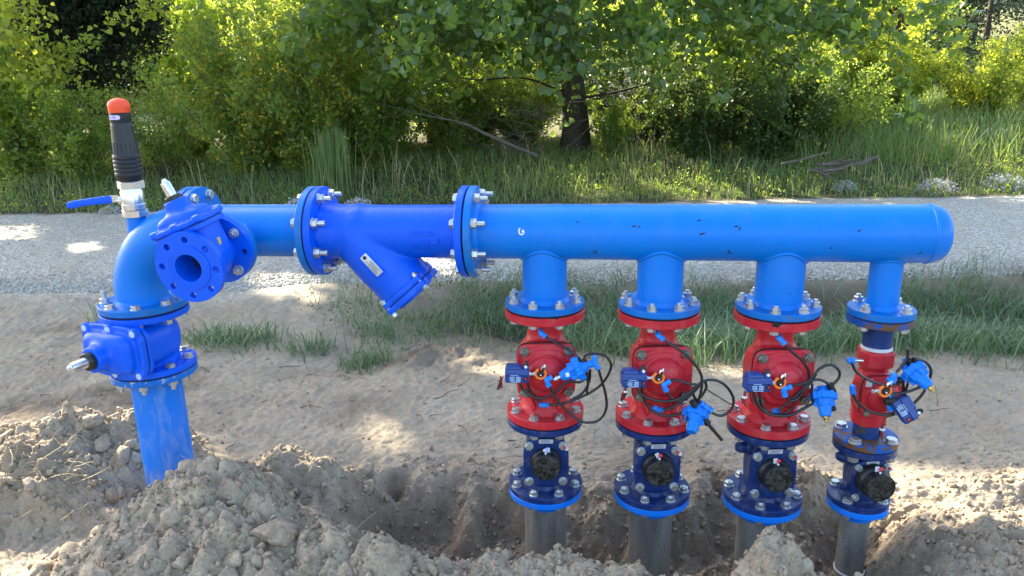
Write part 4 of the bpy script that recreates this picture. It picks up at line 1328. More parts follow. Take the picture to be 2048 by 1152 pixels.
# ------------------------------------------------------------------ water meters and stubs
ML = ['navy water meter at the left, its black cap holding a pinkish seal', 'navy water meter second from left with red and clear seals',
      'navy water meter third from left with pale water spots on its flange', 'small navy water meter at the right end under the rusty flange']
SLB = ['mud specked black pipe stub at the left of the trench', 'mud specked black pipe stub second from left', 'black pipe stub hidden behind the peak of dug earth', 'narrow black pipe stub with a pale cord round its foot']
for k in range(4):
    P = hdr(S[k]); small = k == 3
    q = .80 if small else 1.0
    zt = -.618 if not small else -.664
    zb = -.878 if not small else -.868
    ro = .125 if not small else .0935
    root = thing('water_meter', ML[k], 'water meter', dz(k, zb), 'navy water meters below the valves')
    Tk = T(P) @ RZ([-.02, 0, .03, .03][k])
    flange(root, Tk @ T(0, 0, zt - .010), .05 * q, ro, .020, 'navy')
    fl = flange(root, Tk @ T(0, 0, zb + .010), .05 * q, ro, .020, 'navy_dirty', label='navy flange with dried mud stains')
    zc = (zt + zb) / 2 - .004
    b = MB()
    b.lathe(Tk, [(.070 * q, zt - .015), (.062 * q, zt - .04), (.066 * q, zc), (.062 * q, zb + .05), (.078 * q, zb + .016)], 48)
    Ay = Tk @ Matrix(((1, 0, 0, 0), (0, 0, -1, 0), (0, 1, 0, zc), (0, 0, 0, 1)))
    b.loft(Ay, [(-.03 * q, .06 * q, .07 * q, 3), (.05 * q, .068 * q, .080 * q, 3.4), (.072 * q, .070 * q, .082 * q, 3.6)], 56)
    b.loft(Ay, [(.058 * q, .074 * q, .086 * q, 3.8), (.074 * q, .075 * q, .087 * q, 3.8), (.078 * q, .072 * q, .084 * q, 3.6)], 56)
    if k in (2, 3):
        b.lathe(Tk @ T(-.075 * q, 0, zc + .055) @ RY(-math.pi / 2), [(.02, -.02), (.02, .012), (.014, .014), (.014, .024)], 24)
    if k == 3:
        b.lathe(Tk @ T(-.060 * q, -.01, zc - .045) @ RY(-math.pi / 2), [(.012, -.02), (.012, .02)], 20)
    part('body', b.remesh('body', .0036, 6), 'navy', root)
    bm_ = cached(('mb', q), lambda: (lambda w_: (w_.lathe(I4, [(.0145 * q, 0), (.0145 * q, .0022)], 22), w_.hexa(T(0, 0, .0022), .0225 * q, .0095), w_.mesh('bolt', True, 25))[2])(MB()))
    for sx in (-1, 1):
        for sz in (-1, 1):
            part('bolt', bm_, 'zinc', root, Ay @ T(sx * .055 * q, sz * .064 * q - .002, .0775 * q) @ RZ(random.random()))
    # register: black cup leaning out of the face
    rcz = .006 if not small else .012
    b = MB()
    e = .100
    b.lathe(Ay @ T(0, rcz, 0), [(.051, .070 * q), (.051, .082), (.049, .088), (.043, .094), (.0425, .094 + .020), (.0445, .116), (.0445, .124), (.0425, .126), (.0415, .1240)], 48)
    rgm = part('register', b.mesh('register', True, 35), 'black', root, I4, 'black register cup')
    b = MB(); b.lathe(Ay @ T(0, rcz, 0), [(.0415, .1238), (.0415, .1246), (.030, .1252), (1e-5, .1256)], 40)
    part('register_lid', b.mesh('register_lid'), 'muddyblack', rgm)
    b = MB(); b.sphere(Ay @ T(-.002, rcz + .046, .112), .0035, 10, 6); part('sealing_pin', b.mesh('sealing_pin'), 'white', rgm)
    b = MB(); b.box(Ay @ T(.0, .0715 * q + (.006 if not small else .004), .0785 * q), .046 * (1 if not small else .86), .0145, .0016, .0004)
    lb = part('data_plate', b.mesh('data_plate', False), 'silver_label', root, I4, 'white data plate with small print')
    b = MB()
    for i in range(3):
        b.box(Ay @ T(random.uniform(-.003, .003), .0715 * q + (.0022 if not small else .0002) + i * .0038, .0796 * q), .030 * (1 if not small else .8), .0012, .0004)
    part('printed_line', b.mesh('printed_line', False), 'purple', lb)['kind'] = 'stuff'
    b = MB(); b.box(Ay @ T(.006 if k == 0 else -.006, rcz + .052, .100) @ RZ([.05, .5, .1, .05][k]), .013, .017, .003, .0008)
    part('seal_tag', b.mesh('seal_tag', False), 'clearseal' if k else 'sky_label', root)
    b = MB(); b.sphere(Ay @ T(-.004 if k == 0 else .002, rcz + .054, .106) @ Matrix.Diagonal((1, 1, .5, 1)), .0066, 12, 8)
    part('seal_bead', b.mesh('seal_bead'), 'redseal' if k else 'lilac', root)
    b = MB(); b.box(Ay @ T(.066 * q, .058 * q, .092 * q) @ RZ(.3), .010, .013, .003, .0008); part('seal_tag', b.mesh('seal_tag', False), 'clearseal', root)
    b = MB(); b.sphere(Ay @ T(.060 * q, .062 * q, .093 * q), .0050, 12, 8); part('seal_bead', b.mesh('seal_bead'), 'redseal', root)
    n_, rb = (8, .105) if not small else (4, .076)
    g = .018 + .020 + .003
    bolts(fl, Tk @ T(0, 0, zb + .020 - g / 2), n_, rb, g, off=math.pi / 8 if not small else .7, af=.0245, stud=.016, top='nut' if k != 3 else 'head')
    # stub with its bright collar
    sroot = thing('pipe_stub', SLB[k], 'pipe', dz(k, zb - .25), 'black pipe stubs in the trench')
    rs = .0715 if not small else .0445
    part('backing_ring', ring_mesh(rs, ro - .001, .020), 'ring', sroot, T(dz(k, zb - .0125)))
    b = MB(); b.lathe(T(P), [(rs + .021, zb - .020), (rs + .021, zb - .026), (rs + .010, zb - .050), (rs + .008, zb - .058), (rs + .001, zb - .059)], 48)
    part('stub_collar', b.mesh('stub_collar'), 'ring', sroot)
    b = MB(); b.lathe(T(P), [(rs, zb - .62), (rs, zb - .01)], 56)
    part('pipe', b.mesh('pipe'), 'poly', sroot)
    if small:
        b = MB(); b.ring(T(dz(3, zb - .262)) @ RX(.05), rs, rs + .0035, -.003, .003, 40, .001); part('cord', b.mesh('cord'), 'tape', sroot)

# ------------------------------------------------------------------ vegetation
def unit(v): return v / np.maximum(np.linalg.norm(v, axis=-1, keepdims=True), 1e-9)
def leaves(C, size, up=.5, shape='diamond', aspect=.6, r=rng):
    """leaf-sized folded faces at centres C; returns V, F, rnd"""
    n = len(C)
    nr = unit(r.normal(size=(n, 3)) + np.array([0, 0, up]))
    t = unit(np.cross(nr, r.normal(size=(n, 3))))
    bt = np.cross(nr, t)
    L = (size * r.uniform(.65, 1.25, n))[:, None]
    W = L * aspect
    if shape == 'diamond':
        pts = [C - t * L * .5, C + bt * W * .5 + nr * W * .16, C + t * L * .5, C - bt * W * .5 + nr * W * .16]
        F0 = np.array([[0, 1, 2], [0, 2, 3]])
    elif shape == 'heart':
        pts = [C - t * L * .42, C + bt * W * .52 - t * L * .22 + nr * W * .14, C + bt * W * .36 + t * L * .18 + nr * W * .10, C + t * L * .58 - nr * L * .06,
               C - bt * W * .36 + t * L * .18 + nr * W * .10, C - bt * W * .52 - t * L * .22 + nr * W * .14]
        F0 = np.array([[0, 1, 2], [0, 2, 3], [0, 3, 4], [0, 4, 5]])
    V = np.stack(pts, 1)
    k = V.shape[1]
    F = (np.arange(n)[:, None, None] * k + F0[None]).reshape(-1, 3)
    rd = np.clip(.45 * r.random(n) + .55 * (.5 + .9 * fbm(C[:, 0] * 2.6 + C[:, 1] * 1.7, C[:, 2] * 2.6 - C[:, 1] * 1.3, 2, 7)), 0, 1)
    return V.reshape(-1, 3), F, np.repeat(rd, k)
def twig_tubes(paths, r0, r1, n=4):
    """many tapered tubes in one numpy mesh; paths list of (m,3)"""
    Vs, Fs, o = [], [], 0
    for P, a, b in zip(paths, r0, r1):
        m_ = len(P)
        t = unit(np.gradient(P, axis=0))
        x = unit(np.cross(t, np.array([.3, .2, .93])))
        y = np.cross(t, x)
        rr = np.linspace(a, b, m_)[:, None, None]
        ang = np.arange(n) * 2 * math.pi / n
        ringp = P[:, None] + rr * (x[:, None] * np.cos(ang)[None, :, None] + y[:, None] * np.sin(ang)[None, :, None])
        Vs.append(ringp.reshape(-1, 3))
        i = o + np.arange(m_ * n).reshape(m_, n)
        j = np.roll(i, -1, 1)
        Fs.append(np.stack([i[:-1], j[:-1], j[1:], i[1:]], -1).reshape(-1, 4))
        o += m_ * n
    return np.concatenate(Vs), np.concatenate(Fs)
def bend_path(p, d, L, m_=7, wob=.12, grav=0.0, r=rng):
    P = [np.array(p, float)]
    d = unit(np.array(d, float))
    for i in range(m_ - 1):
        d = unit(d + r.normal(size=3) * wob + np.array([0, 0, grav]))
        P.append(P[-1] + d * L / (m_ - 1))
    return np.array(P)
def shrub_data(seed, nst, h, spread, tw, lpt, lsize, up=.4, arch=-.06, aspect=.6, lowest=.12, jit=.05):
    r = np.random.default_rng(seed)
    stems, tws, C = [], [], []
    for i in range(nst):
        a = r.uniform(0, 2 * math.pi); rr = r.uniform(0, .22) * spread
        base = np.array([rr * math.cos(a), rr * math.sin(a), -.05])
        lean = r.uniform(.1, 1.0) * spread
        hh = h * r.uniform(.65, 1.08)
        a2 = a + r.normal() * .5
        P = bend_path(base, [lean * math.cos(a2), lean * math.sin(a2), hh], math.hypot(lean, hh), 9, .07, arch, r)
        stems.append(P)
        for j in range(tw):
            q = r.uniform(lowest, 1.0) * 8
            k = min(7, int(q)); p = P[k] + (P[k + 1] - P[k]) * (q - k)
            d = unit(r.normal(size=3) * np.array([1, 1, .6]) + np.array([0, 0, .35]) + (P[k + 1] - P[k]) * 2)
            L = r.uniform(.16, .48) * (1.15 - .5 * q / 8) * h / 2.2
            Q = bend_path(p, d, L, 5, .16, -.03, r)
            tws.append(Q)
            s_ = r.uniform(.1, 1.05, lpt) * 4
            kk = np.minimum(3, s_.astype(int))
            C.append(Q[kk] + (Q[kk + 1] - Q[kk]) * (s_ - kk)[:, None] + r.normal(size=(lpt, 3)) * jit)
    C = np.concatenate(C); C = C[C[:, 2] > .03]
    return stems, tws, C, r
def shrub_meshes(key, seed, leafm, flower=None, nfl=0, fsize=.03, **kw):
    stems, tws, C, r = shrub_data(seed, **kw)
    V, F = twig_tubes(stems + tws, [.011] * len(stems) + [.0035] * len(tws), [.003] * len(stems) + [.001] * len(tws), 3)
    ms = mesh_np('stem', V, F, 'twig')
    V, F, rd = leaves(C, np.full(len(C), kw['lsize']), kw.get('up', .4), 'diamond', kw.get('aspect', .6), r)
    ml = mesh_np('foliage', V, F, leafm, rd)
    mf = None
    if flower:
        idx = r.choice(len(C), nfl // 5)
        CF = np.repeat(C[idx], 5, 0) + r.normal(size=(len(idx) * 5, 3)) * .022
        V, F, rd = leaves(CF, np.full(len(CF), fsize), .2, 'diamond', .8, r)
        mf = mesh_np('blossom', V, F, flower, rd)
    return ms, ml, mf
KINDS = {
    'barberry': shrub_meshes('barberry', 11, 'leaf_green', 'blossom', 3600, .036, nst=30, h=2.0, spread=.8, tw=20, lpt=20, lsize=.064, lowest=.04),
    'green': shrub_meshes('green', 12, 'leaf_green', nst=28, h=2.1, spread=.85, tw=20, lpt=20, lsize=.076, lowest=.04),
    'arching': shrub_meshes('arching', 13, 'leaf_green', nst=36, h=2.0, spread=.9, tw=13, lpt=15, lsize=.062, arch=-.10, lowest=.25),
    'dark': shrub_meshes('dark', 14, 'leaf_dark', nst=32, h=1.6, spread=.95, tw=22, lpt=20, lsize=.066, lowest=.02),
    'bright': shrub_meshes('bright', 15, 'leaf_bright', nst=30, h=1.9, spread=.9, tw=18, lpt=20, lsize=.076, up=.2, lowest=.15),
    'willow': shrub_meshes('willow', 16, 'leaf_light', nst=22, h=3.4, spread=1.1, tw=32, lpt=22, lsize=.095, aspect=.40, up=.2),
    'whitebloom': shrub_meshes('whitebloom', 17, 'leaf_dark', 'blossom_white', 1500, .034, nst=18, h=1.7, spread=.6, tw=14, lpt=14, lsize=.04),
    'tallbright': shrub_meshes('tallbright', 18, 'leaf_bright', nst=22, h=3.6, spread=1.3, tw=32, lpt=22, lsize=.100, up=.2, lowest=.06),
}
def shrub(kind_, name, label, x, y, s=1.0, rz=0.0, group=None, cat='shrub', sink=.02):
    root = bpy.data.objects.new(name, None); COL.objects.link(root)
    root.location = (x, y, gz(x, y) - sink); root.rotation_euler = (0, 0, rz); root.scale = (s, s, s)
    root['label'], root['category'] = label, cat
    if group: root['group'] = group
    for nm, me in zip(('stem', 'foliage', 'blossom'), KINDS[kind_]):
        if me is None: continue
        o = bpy.data.objects.new(nm, me); COL.objects.link(o); o.parent = root
    return root
SH = [
    ('green', 'shrub', 'small leaved green shrub at the far left edge behind the road', -6.9, 10.6, .95, .3),
    ('green', 'shrub', 'low green shrub between the left edge and the black air valve', -5.75, 10.2, .62, 1.4),
    ('arching', 'shrub', 'thin stemmed arching shrub just left of the black air valve', -4.75, 10.5, .66, .8),
    ('barberry', 'flowering_shrub', 'yellow flowering barberry directly right of the orange cap', -3.62, 10.7, 1.02, .0),
    ('barberry', 'flowering_shrub', 'yellow flowering barberry above the large strainer flange', -2.75, 10.6, 1.0, 2.1),
    ('willow', 'shrub', 'tall loose light green shrub left of the fallen branch', -2.3, 12.6, .95, .5),
    ('green', 'shrub', 'green shrub behind the tall reed grass clump', -1.75, 11.3, .85, 3.0),
    ('green', 'shrub', 'leafy undergrowth behind the grey fallen branch', -.55, 12.9, .80, 2.2),
    ('arching', 'shrub', 'sparse twiggy shrub left of the poplar trunk', .1, 12.4, .75, 4.2),
    ('whitebloom', 'flowering_shrub', 'white blossoming shrub right behind the poplar trunk', 1.95, 12.3, 1.0, .4),
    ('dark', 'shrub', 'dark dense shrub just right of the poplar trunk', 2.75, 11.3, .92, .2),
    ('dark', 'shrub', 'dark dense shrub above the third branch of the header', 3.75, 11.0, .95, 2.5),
    ('arching', 'shrub', 'bare stemmed shrub where dark bushes meet the sunlit ones', 4.75, 11.2, .80, 5.0),
    ('bright', 'shrub', 'sunlit yellow green shrub next to the bare stemmed shrub', 5.5, 13.4, 1.08, 1.0),
    ('bright', 'shrub', 'sunlit yellow green shrub below the leaning grey trunk', 6.7, 13.6, .88, 2.0),
    ('bright', 'shrub', 'sunlit yellow green shrub second from the right edge', 8.1, 13.3, .78, 3.3),
    ('bright', 'shrub', 'sunlit yellow green shrub at the right edge', 9.4, 13.6, .78, 4.6),
    ('willow', 'shrub', 'tall light green shrub behind the flowering barberries', -4.3, 13.6, .72, 2.0),
    ('tallbright', 'shrub', 'tall sunlit shrub behind the light green loose shrub', -1.2, 15.0, .9, 1.2),
    ('willow', 'shrub', 'tall backlit shrub behind the poplar trunk', 2.2, 15.2, .95, 3.9),
    ('tallbright', 'shrub', 'tall sunlit shrub beyond the dark bushes', 4.7, 14.8, .95, 5.1),
    ('tallbright', 'shrub', 'tall sunlit shrub left of the leaning grey trunk', 6.3, 16.2, .75, .7),
    ('barberry', 'flowering_shrub', 'yellow flowering barberry filling the gap behind the air valve', -4.9, 11.9, .5, 4.0),
    ('green', 'shrub', 'green shrub closing the second row behind the first barberry', -3.4, 12.3, 1.15, 5.2),
    ('green', 'shrub', 'green shrub in the second row at the far left', -8.4, 12.0, 1.1, 2.7),
    ('willow', 'shrub', 'light green willowy shrub between pine trunk and poplar', -.5, 14.2, .8, 5.6),
    ('green', 'shrub', 'green shrub in the second row left of the pine trunk', -2.6, 14.0, 1.2, .9),
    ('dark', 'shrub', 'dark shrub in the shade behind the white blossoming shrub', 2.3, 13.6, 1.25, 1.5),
    ('bright', 'shrub', 'backlit yellow green shrub behind the fallen branch', -.9, 13.0, .85, 4.4),
    ('bright', 'shrub', 'small backlit shrub just left of the poplar trunk', .25, 12.9, .78, 2.4),
    ('green', 'shrub', 'low green shrub in front of the poplar foot', 1.55, 11.3, .42, 1.9),
    ('green', 'shrub', 'green shrub behind the two dark dense shrubs', 3.6, 12.8, 1.1, 3.6),
    ('green', 'shrub', 'low green shrub in the shade left of the poplar foot', -.95, 11.8, .78, 5.9),
    ('green', 'shrub', 'low green shrub between reed clump and fallen branch', -2.0, 11.0, .55, 2.9),
    ('bright', 'shrub', 'sunlit shrub peeping over the row right of the dark bushes', 4.4, 13.4, 1.2, 2.9),
    ('tallbright', 'shrub', 'sunlit shrub at the right edge below the haze paled pines', 11.3, 16.6, .42, 1.9),
]
for k_, nm, lb, x, y, s, rz in SH:
    shrub(k_, nm, lb, x, y, s, rz)

DAPPLES = [(-1.3, 2.62, .2, .12), (-2.2, 2.9, 0, .14), (-.15, 3.75, 0, .11), (.1, 3.6, 0, .06), (-.55, 2.90, 0, .04), (-5.2, 7.7, 0, .32), (-4.0, 6.9, 0, .16), (-1.7, 5.5, 0, .26), (-.7, 6.0, 0, .24), (1.55, 2.34, .08, .26), (1.9, 2.1, .08, .25),
           (1.3, 2.42, .0, .12), (-1.80, 2.72, .15, .34), (-1.45, 2.70, .2, .18), (-2.0, 2.5, .12, .30), (-1.66, 2.08, .0, .15), (-1.75, 1.9, 0, .22), (-.80, 2.5, .2, .09), (2.2, 9.6, .3, .6), (3.0, 9.8, .3, .5), (6, 10.5, .3, 1.2), (8, 11, .4, 1.5), (4.3, 8.0, 0, .3), (.5, 9.9, .3, .4), (1.1, 3.72, 0, .12)]
SN = np.array(SUN)
def cut_holes(C):
    keep = np.ones(len(C), bool)
    for x, y, z, r_ in DAPPLES:
        d = C - np.array([x, y, z])
        t = d @ SN
        dist = np.linalg.norm(d - t[:, None] * SN, axis=1)
        keep &= ~((dist < (r_ * 1.35 + .12) * (.42 + .75 * rng.random(len(C)))) & (t > 1.2))
    return C[keep]
def clumps(n, lo, hi, per, sig, shape, r):
    """leaf centres in clumps inside an ellipsoid centred c with radii"""
    c, R = shape
    v = unit(r.normal(size=(n, 3))) * (r.uniform(lo, hi, n) ** .5)[:, None]
    P = np.array(c) + v * np.array(R)
    return np.repeat(P, per, 0) + r.normal(size=(n * per, 3)) * np.array(sig), P
def tree(name, label, base, trunk_pts, tr, limbs, groups, group=None, leafparts=0):
    """groups: list of (centres, size, shape, aspect, material, up)"""
    bx, by = base[:2]
    bz = gz(bx, by) - .05
    b0 = np.array([bx, by, bz])
    root = bpy.data.objects.new(name, None); COL.objects.link(root); root.location = b0
    root['label'], root['category'] = label, 'tree'
    if group: root['group'] = group
    P = np.array(trunk_pts, float)
    b = MB()
    Q = smooth_path([Vector(p) for p in P], 8)
    m_ = len(Q)
    rr = [tr[0] + (tr[1] - tr[0]) * (i / (m_ - 1)) ** .8 + tr[0] * .5 * math.exp(-i / 3.0) for i in range(m_)]
    b.tube(Q, rr, 20)
    me = b.mesh('trunk', True, 60)
    # furrowed bark: push verts in and out
    for v in me.vertices:
        a = math.atan2(v.co.y - Q[0].y, v.co.x - Q[0].x)
        f_ = 1 + .07 * math.sin(a * 9 + v.co.z * 1.3) + .05 * math.sin(a * 17 - v.co.z * 2.1)
        k = min(range(m_), key=lambda i: abs(Q[i].z - v.co.z))
        v.co.x = Q[k].x + (v.co.x - Q[k].x) * f_; v.co.y = Q[k].y + (v.co.y - Q[k].y) * f_
    o = bpy.data.objects.new('trunk', me); me.materials.append(M['bark']); COL.objects.link(o); o.parent = root
    for L in limbs:
        pts, r0, r1 = L
        b = MB(); q = smooth_path([Vector(p) for p in pts], 6); b.tube(q, [r0 + (r1 - r0) * i / (len(q) - 1) for i in range(len(q))], 8)
        me = b.mesh('limb', True, 60); o = bpy.data.objects.new('limb', me); me.materials.append(M['bark']); COL.objects.link(o); o.parent = root
    for C, size, shp, asp, mt, up in groups:
        C = cut_holes(C)
        C = C[C[:, 2] > .3]
        V, F, rd = leaves(C - b0, size if np.ndim(size) == 0 and False else np.full(len(C), size), up, shp, asp)
        me = mesh_np('crown', V, F, mt, rd)
        o = bpy.data.objects.new('crown', me); COL.objects.link(o); o.parent = root
    return root, b0
R_ = np.random.default_rng(99)
# poplar: thick trunk, drooping big-leaved boughs over the verge, upper crown shaped, out of view, to shade the ground
def droop(starts, r, per=60, L=1.1, sig=.09):
    C, paths = [], []
    for p in starts:
        P = bend_path(p, [r.normal() * .8, -.5 + r.normal() * .5, -.25], L * r.uniform(.6, 1.3), 7, .14, -.07, r)
        paths.append(P)
        s_ = r.uniform(.05, 1.05, per) * 6; k = np.minimum(5, s_.astype(int))
        C.append(P[k] + (P[k + 1] - P[k]) * (s_ - k)[:, None] + r.normal(size=(per, 3)) * sig)
    return np.concatenate(C), paths
st = [(R_.uniform(.65, 1.25), R_.uniform(10.1, 10.9), R_.uniform(1.75, 2.1)) for i in range(9)]
for i in range(215):
    x = R_.uniform(-2.4, 4.3); y = R_.uniform(8.9, 11.6)
    low = 1.55 + .10 * abs(x - 1.4) + .26 * R_.random()
    st.append((x, y, R_.uniform(low + .15, 3.1)))
CD, PD = droop(st, R_, 62)
CDh, PDh = droop([(R_.uniform(-1.6, 3.9), R_.uniform(8.8, 9.6), R_.uniform(2.05, 2.7)) for i in range(26)], R_, 40)
CU, _ = clumps(420, .15, 1, 70, (.26, .26, .22), ((-.3, 13.0, 7.6), (4.6, 1.8, 4.6)), R_)
CU = CU[CU[:, 2] > 2.5]
CU2, _ = clumps(200, .15, 1, 60, (.26, .26, .22), ((-4.6, 12.8, 8.0), (2.4, 1.5, 4.0)), R_)  # unseen leaf mass set apart from the trunk, added to block sun
pop, pb0 = tree('poplar_tree', 'thick trunked poplar with large hanging leaves in the middle', (1.0, 11.8), [(0, 0, -.2), (.02, 0, .5), (-.05, .02, 1.3), (-.12, .05, 2.4), (-.05, .1, 4.5), (.1, .1, 8)], (.225, .10),
     [([(-.1, 0, 1.9), (-.8, -.6, 2.4), (-2.0, -1.2, 2.5), (-3.0, -1.5, 2.2)], .07, .012), ([(-.1, 0, 2.1), (.9, -.8, 2.6), (2.0, -1.3, 2.5), (2.9, -1.6, 2.1)], .07, .012),
      ([(-.1, 0, 2.3), (.2, -1.0, 2.7), (.3, -2.0, 2.5), (.2, -2.7, 2.0)], .055, .010), ([(0, 0, 3.2), (1.6, .4, 4.6), (3.2, .3, 5.6)], .07, .012), ([(0, 0, 3.4), (-1.6, -.2, 4.8), (-3.2, 0, 5.6)], .07, .012),
      ([(.15, -.15, .9), (.7, -.4, 1.0), (1.5, -.7, 1.25), (2.2, -.9, 1.6)], .022, .005), ([(.15, -.15, .7), (.8, -.5, .85), (1.3, -.8, 1.2), (1.6, -1.0, 1.6)], .018, .004), ([(-.2, -.1, 1.0), (-.8, -.4, 1.2), (-1.6, -.6, 1.2), (-2.3, -.8, 1.5)], .02, .004)],
     [(CD, .110, 'heart', .88, 'leaf_poplar', .35), (CU, .19, 'diamond', .8, 'leaf_poplar', .5), (CU2, .19, 'diamond', .8, 'leaf_poplar', .5)])
V, F = twig_tubes([p - pb0 for p in PD + PDh], [.006] * (len(PD) + len(PDh)), [.0015] * (len(PD) + len(PDh)), 3)
o = bpy.data.objects.new('twig', mesh_np('twig', V, F, 'twig')); COL.objects.link(o); o.parent = pop; kind(o, 'stuff')
# nearest hanging leaves, one by one
CDh = cut_holes(CDh)
lm = []
for q in range(4):
    V, F, rd = leaves(np.zeros((1, 3)), np.array([.115]), .2, 'heart', .88, np.random.default_rng(q))
    lm.append(mesh_np('leaf', V, F, 'leaf_poplar', np.full(len(V), (q + .5) / 4)))
for i, c in enumerate(CDh[R_.permutation(len(CDh))[:290]]):
    o = bpy.data.objects.new('leaf', lm[i % 4]); COL.objects.link(o); o.parent = pop
    o.location = c - pb0; o.rotation_euler = (R_.normal() * .6, R_.normal() * .6, R_.uniform(0, 6.28)); s = R_.uniform(.7, 1.2); o.scale = (s, s, s)
# dark juniper on the left
CJ, _ = clumps(700, .1, 1, 60, (.15, .15, .18), ((-7.6, 14.2, 3.6), (1.5, 1.2, 2.6)), R_)
CJ2, _ = clumps(300, .3, 1, 60, (.2, .2, .24), ((-6.6, 14.0, 6.6), (2.3, 1.5, 2.6)), R_)  # upper crown out of view, placed as a sun blocker
tree('juniper_tree', 'nearly black juniper behind the bushes at the upper left', (-7.6, 14.2), [(0, 0, -.2), (0, 0, 1.5), (.1, 0, 4), (.3, 0, 8)], (.16, .05), [([(0, 0, 1.0), (-.7, -.3, 1.6), (-1.1, -.4, 2.2)], .05, .01), ([(0, 0, 1.2), (.7, -.2, 1.6), (1.0, -.4, 2.1)], .05, .01)],
     [(CJ, .11, 'diamond', .42, 'leaf_conifer', .4), (CJ2, .16, 'diamond', .5, 'leaf_conifer', .4)])
# yellow-green tree hanging in at the left edge
s2 = [(R_.uniform(-8.2, -5.9), R_.uniform(9.6, 11.2), 0) for i in range(170)]
s2 = [(x, y, R_.uniform(1.15 + .45 * (x + 8), 3.2)) for x, y, z in s2]
s2 += [(R_.uniform(-5.9, -4.5), R_.uniform(10, 11), R_.uniform(2.25, 2.8)) for i in range(60)]
s2 = [q for q in s2 if not -.61 < q[0] / q[1] < -.425]
CL, PL = droop(s2, R_, 46, .8, .08)
CLU, _ = clumps(900, .15, 1, 64, (.25, .25, .22), ((-9.6, 12.5, 8.4), (4.8, 1.8, 5.0)), R_)  # wide high crown, unseen, stretched left to shade the near ground
CLU = CLU[CLU[:, 2] > 3.6]
lt, lb0 = tree('elm_tree', 'yellow green broadleaf tree hanging in at the upper left edge', (-7.3, 11.6), [(0, 0, -.2), (.05, 0, 1.2), (.2, 0, 2.6), (.6, 0, 6)], (.15, .06),
     [([(.1, 0, 1.9), (.8, -.6, 2.4), (1.8, -.9, 2.6), (2.8, -.9, 2.45)], .05, .01), ([(0, 0, 1.6), (-.4, -.7, 2.1), (-.6, -1.3, 2.0)], .05, .01)],
     [(CL, .082, 'heart', .8, 'leaf_bright', .3), (CLU, .18, 'diamond', .75, 'leaf_green', .5)])
V, F = twig_tubes([p - lb0 for p in PL], [.005] * len(PL), [.0015] * len(PL), 3)
o = bpy.data.objects.new('twig', mesh_np('twig', V, F, 'twig')); COL.objects.link(o); o.parent = lt; kind(o, 'stuff')
# slim dark pine between the bushes
CP, PP = clumps(170, .25, 1, 46, (.22, .22, .10), ((-1.35, 13.4, 3.6), (2.1, 1.2, 1.3)), R_)
CP = CP[CP[:, 2] > 2.0]
CP2, _ = clumps(280, .2, 1, 60, (.26, .26, .2), ((-3.0, 13.9, 7.8), (2.6, 1.6, 4.0)), R_)  # unseen upper mass, positioned to keep sun off ground and bushes
tree('pine_tree', 'slim dark pine trunk with flat boughs left of the poplar', (-1.3, 13.4), [(0, 0, -.2), (.02, 0, 1.5), (.05, 0, 4), (.0, 0, 8)], (.12, .06),
     [([(0, 0, 1.9), (-.9, -.3, 2.1), (-1.9, -.5, 1.9)], .03, .006), ([(0, 0, 2.1), (.9, -.3, 2.3), (1.8, -.5, 2.2)], .03, .006), ([(0, 0, 2.3), (-.7, -.5, 2.6), (-1.5, -.9, 2.5)], .03, .006)],
     [(CP, .085, 'diamond', .18, 'leaf_dark', .2), (CP2, .18, 'diamond', .6, 'leaf_dark', .5)])
# leaning grey-trunked tree in the sun on the right
CR, _ = clumps(150, .2, 1, 50, (.22, .22, .2), ((6.4, 15.0, 3.0), (2.0, 1.3, 1.2)), R_)
CR = CR[CR[:, 2] > 1.9]
tree('ash_tree', 'sunlit tree with a leaning pale grey trunk at the upper right', (7.35, 14.6), [(0, 0, -.2), (.05, 0, .8), (-.1, 0, 1.7), (-.35, 0, 2.6), (-.5, 0, 4)], (.13, .05),
     [([(-.2, 0, 1.9), (-.9, -.2, 2.3), (-1.8, -.3, 2.5)], .04, .008), ([(-.1, 0, 1.6), (.5, -.2, 2.2), (1.0, -.3, 2.8)], .04, .008), ([(-.1, 0, 1.4), (-.8, -.3, 1.5), (-1.5, -.4, 1.6)], .025, .006)],
     [(CR, .085, 'heart', .75, 'leaf_bright', .25)])
# dark evergreen bush and far pines on the slope at the upper right
CE, _ = clumps(160, .2, 1, 50, (.18, .18, .18), ((11.3, 18.6, 1.7), (1.5, 1.2, 1.5)), R_)
tree('juniper_tree', 'dark juniper behind the sunlit shrubs at the right', (11.3, 18.6), [(0, 0, -.2), (0, 0, 1.2), (0, 0, 2.4)], (.12, .04), [], [(CE, .10, 'diamond', .35, 'leaf_conifer', .4)])
FP = [(20, 34, 4.6, 'rounded haze paled pine left of the pair at the upper right corner'), (23.5, 35, 5.2, 'rounded haze paled pine at the upper right corner'), (27, 38, 5.5, 'haze paled pine beyond the right edge of the shrubs'), (17.5, 44, 6.0, 'haze coloured bluish pine behind the leaning grey trunk')]
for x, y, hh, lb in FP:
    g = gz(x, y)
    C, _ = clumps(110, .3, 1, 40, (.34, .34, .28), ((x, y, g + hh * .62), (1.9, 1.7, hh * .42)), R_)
    tree('pine_tree', lb, (x, y), [(0, 0, -.2), (0, 0, hh * .5), (.1, 0, hh * .8)], (.2, .06), [], [(C, .22, 'diamond', .5, 'leaf_pine', .3)])
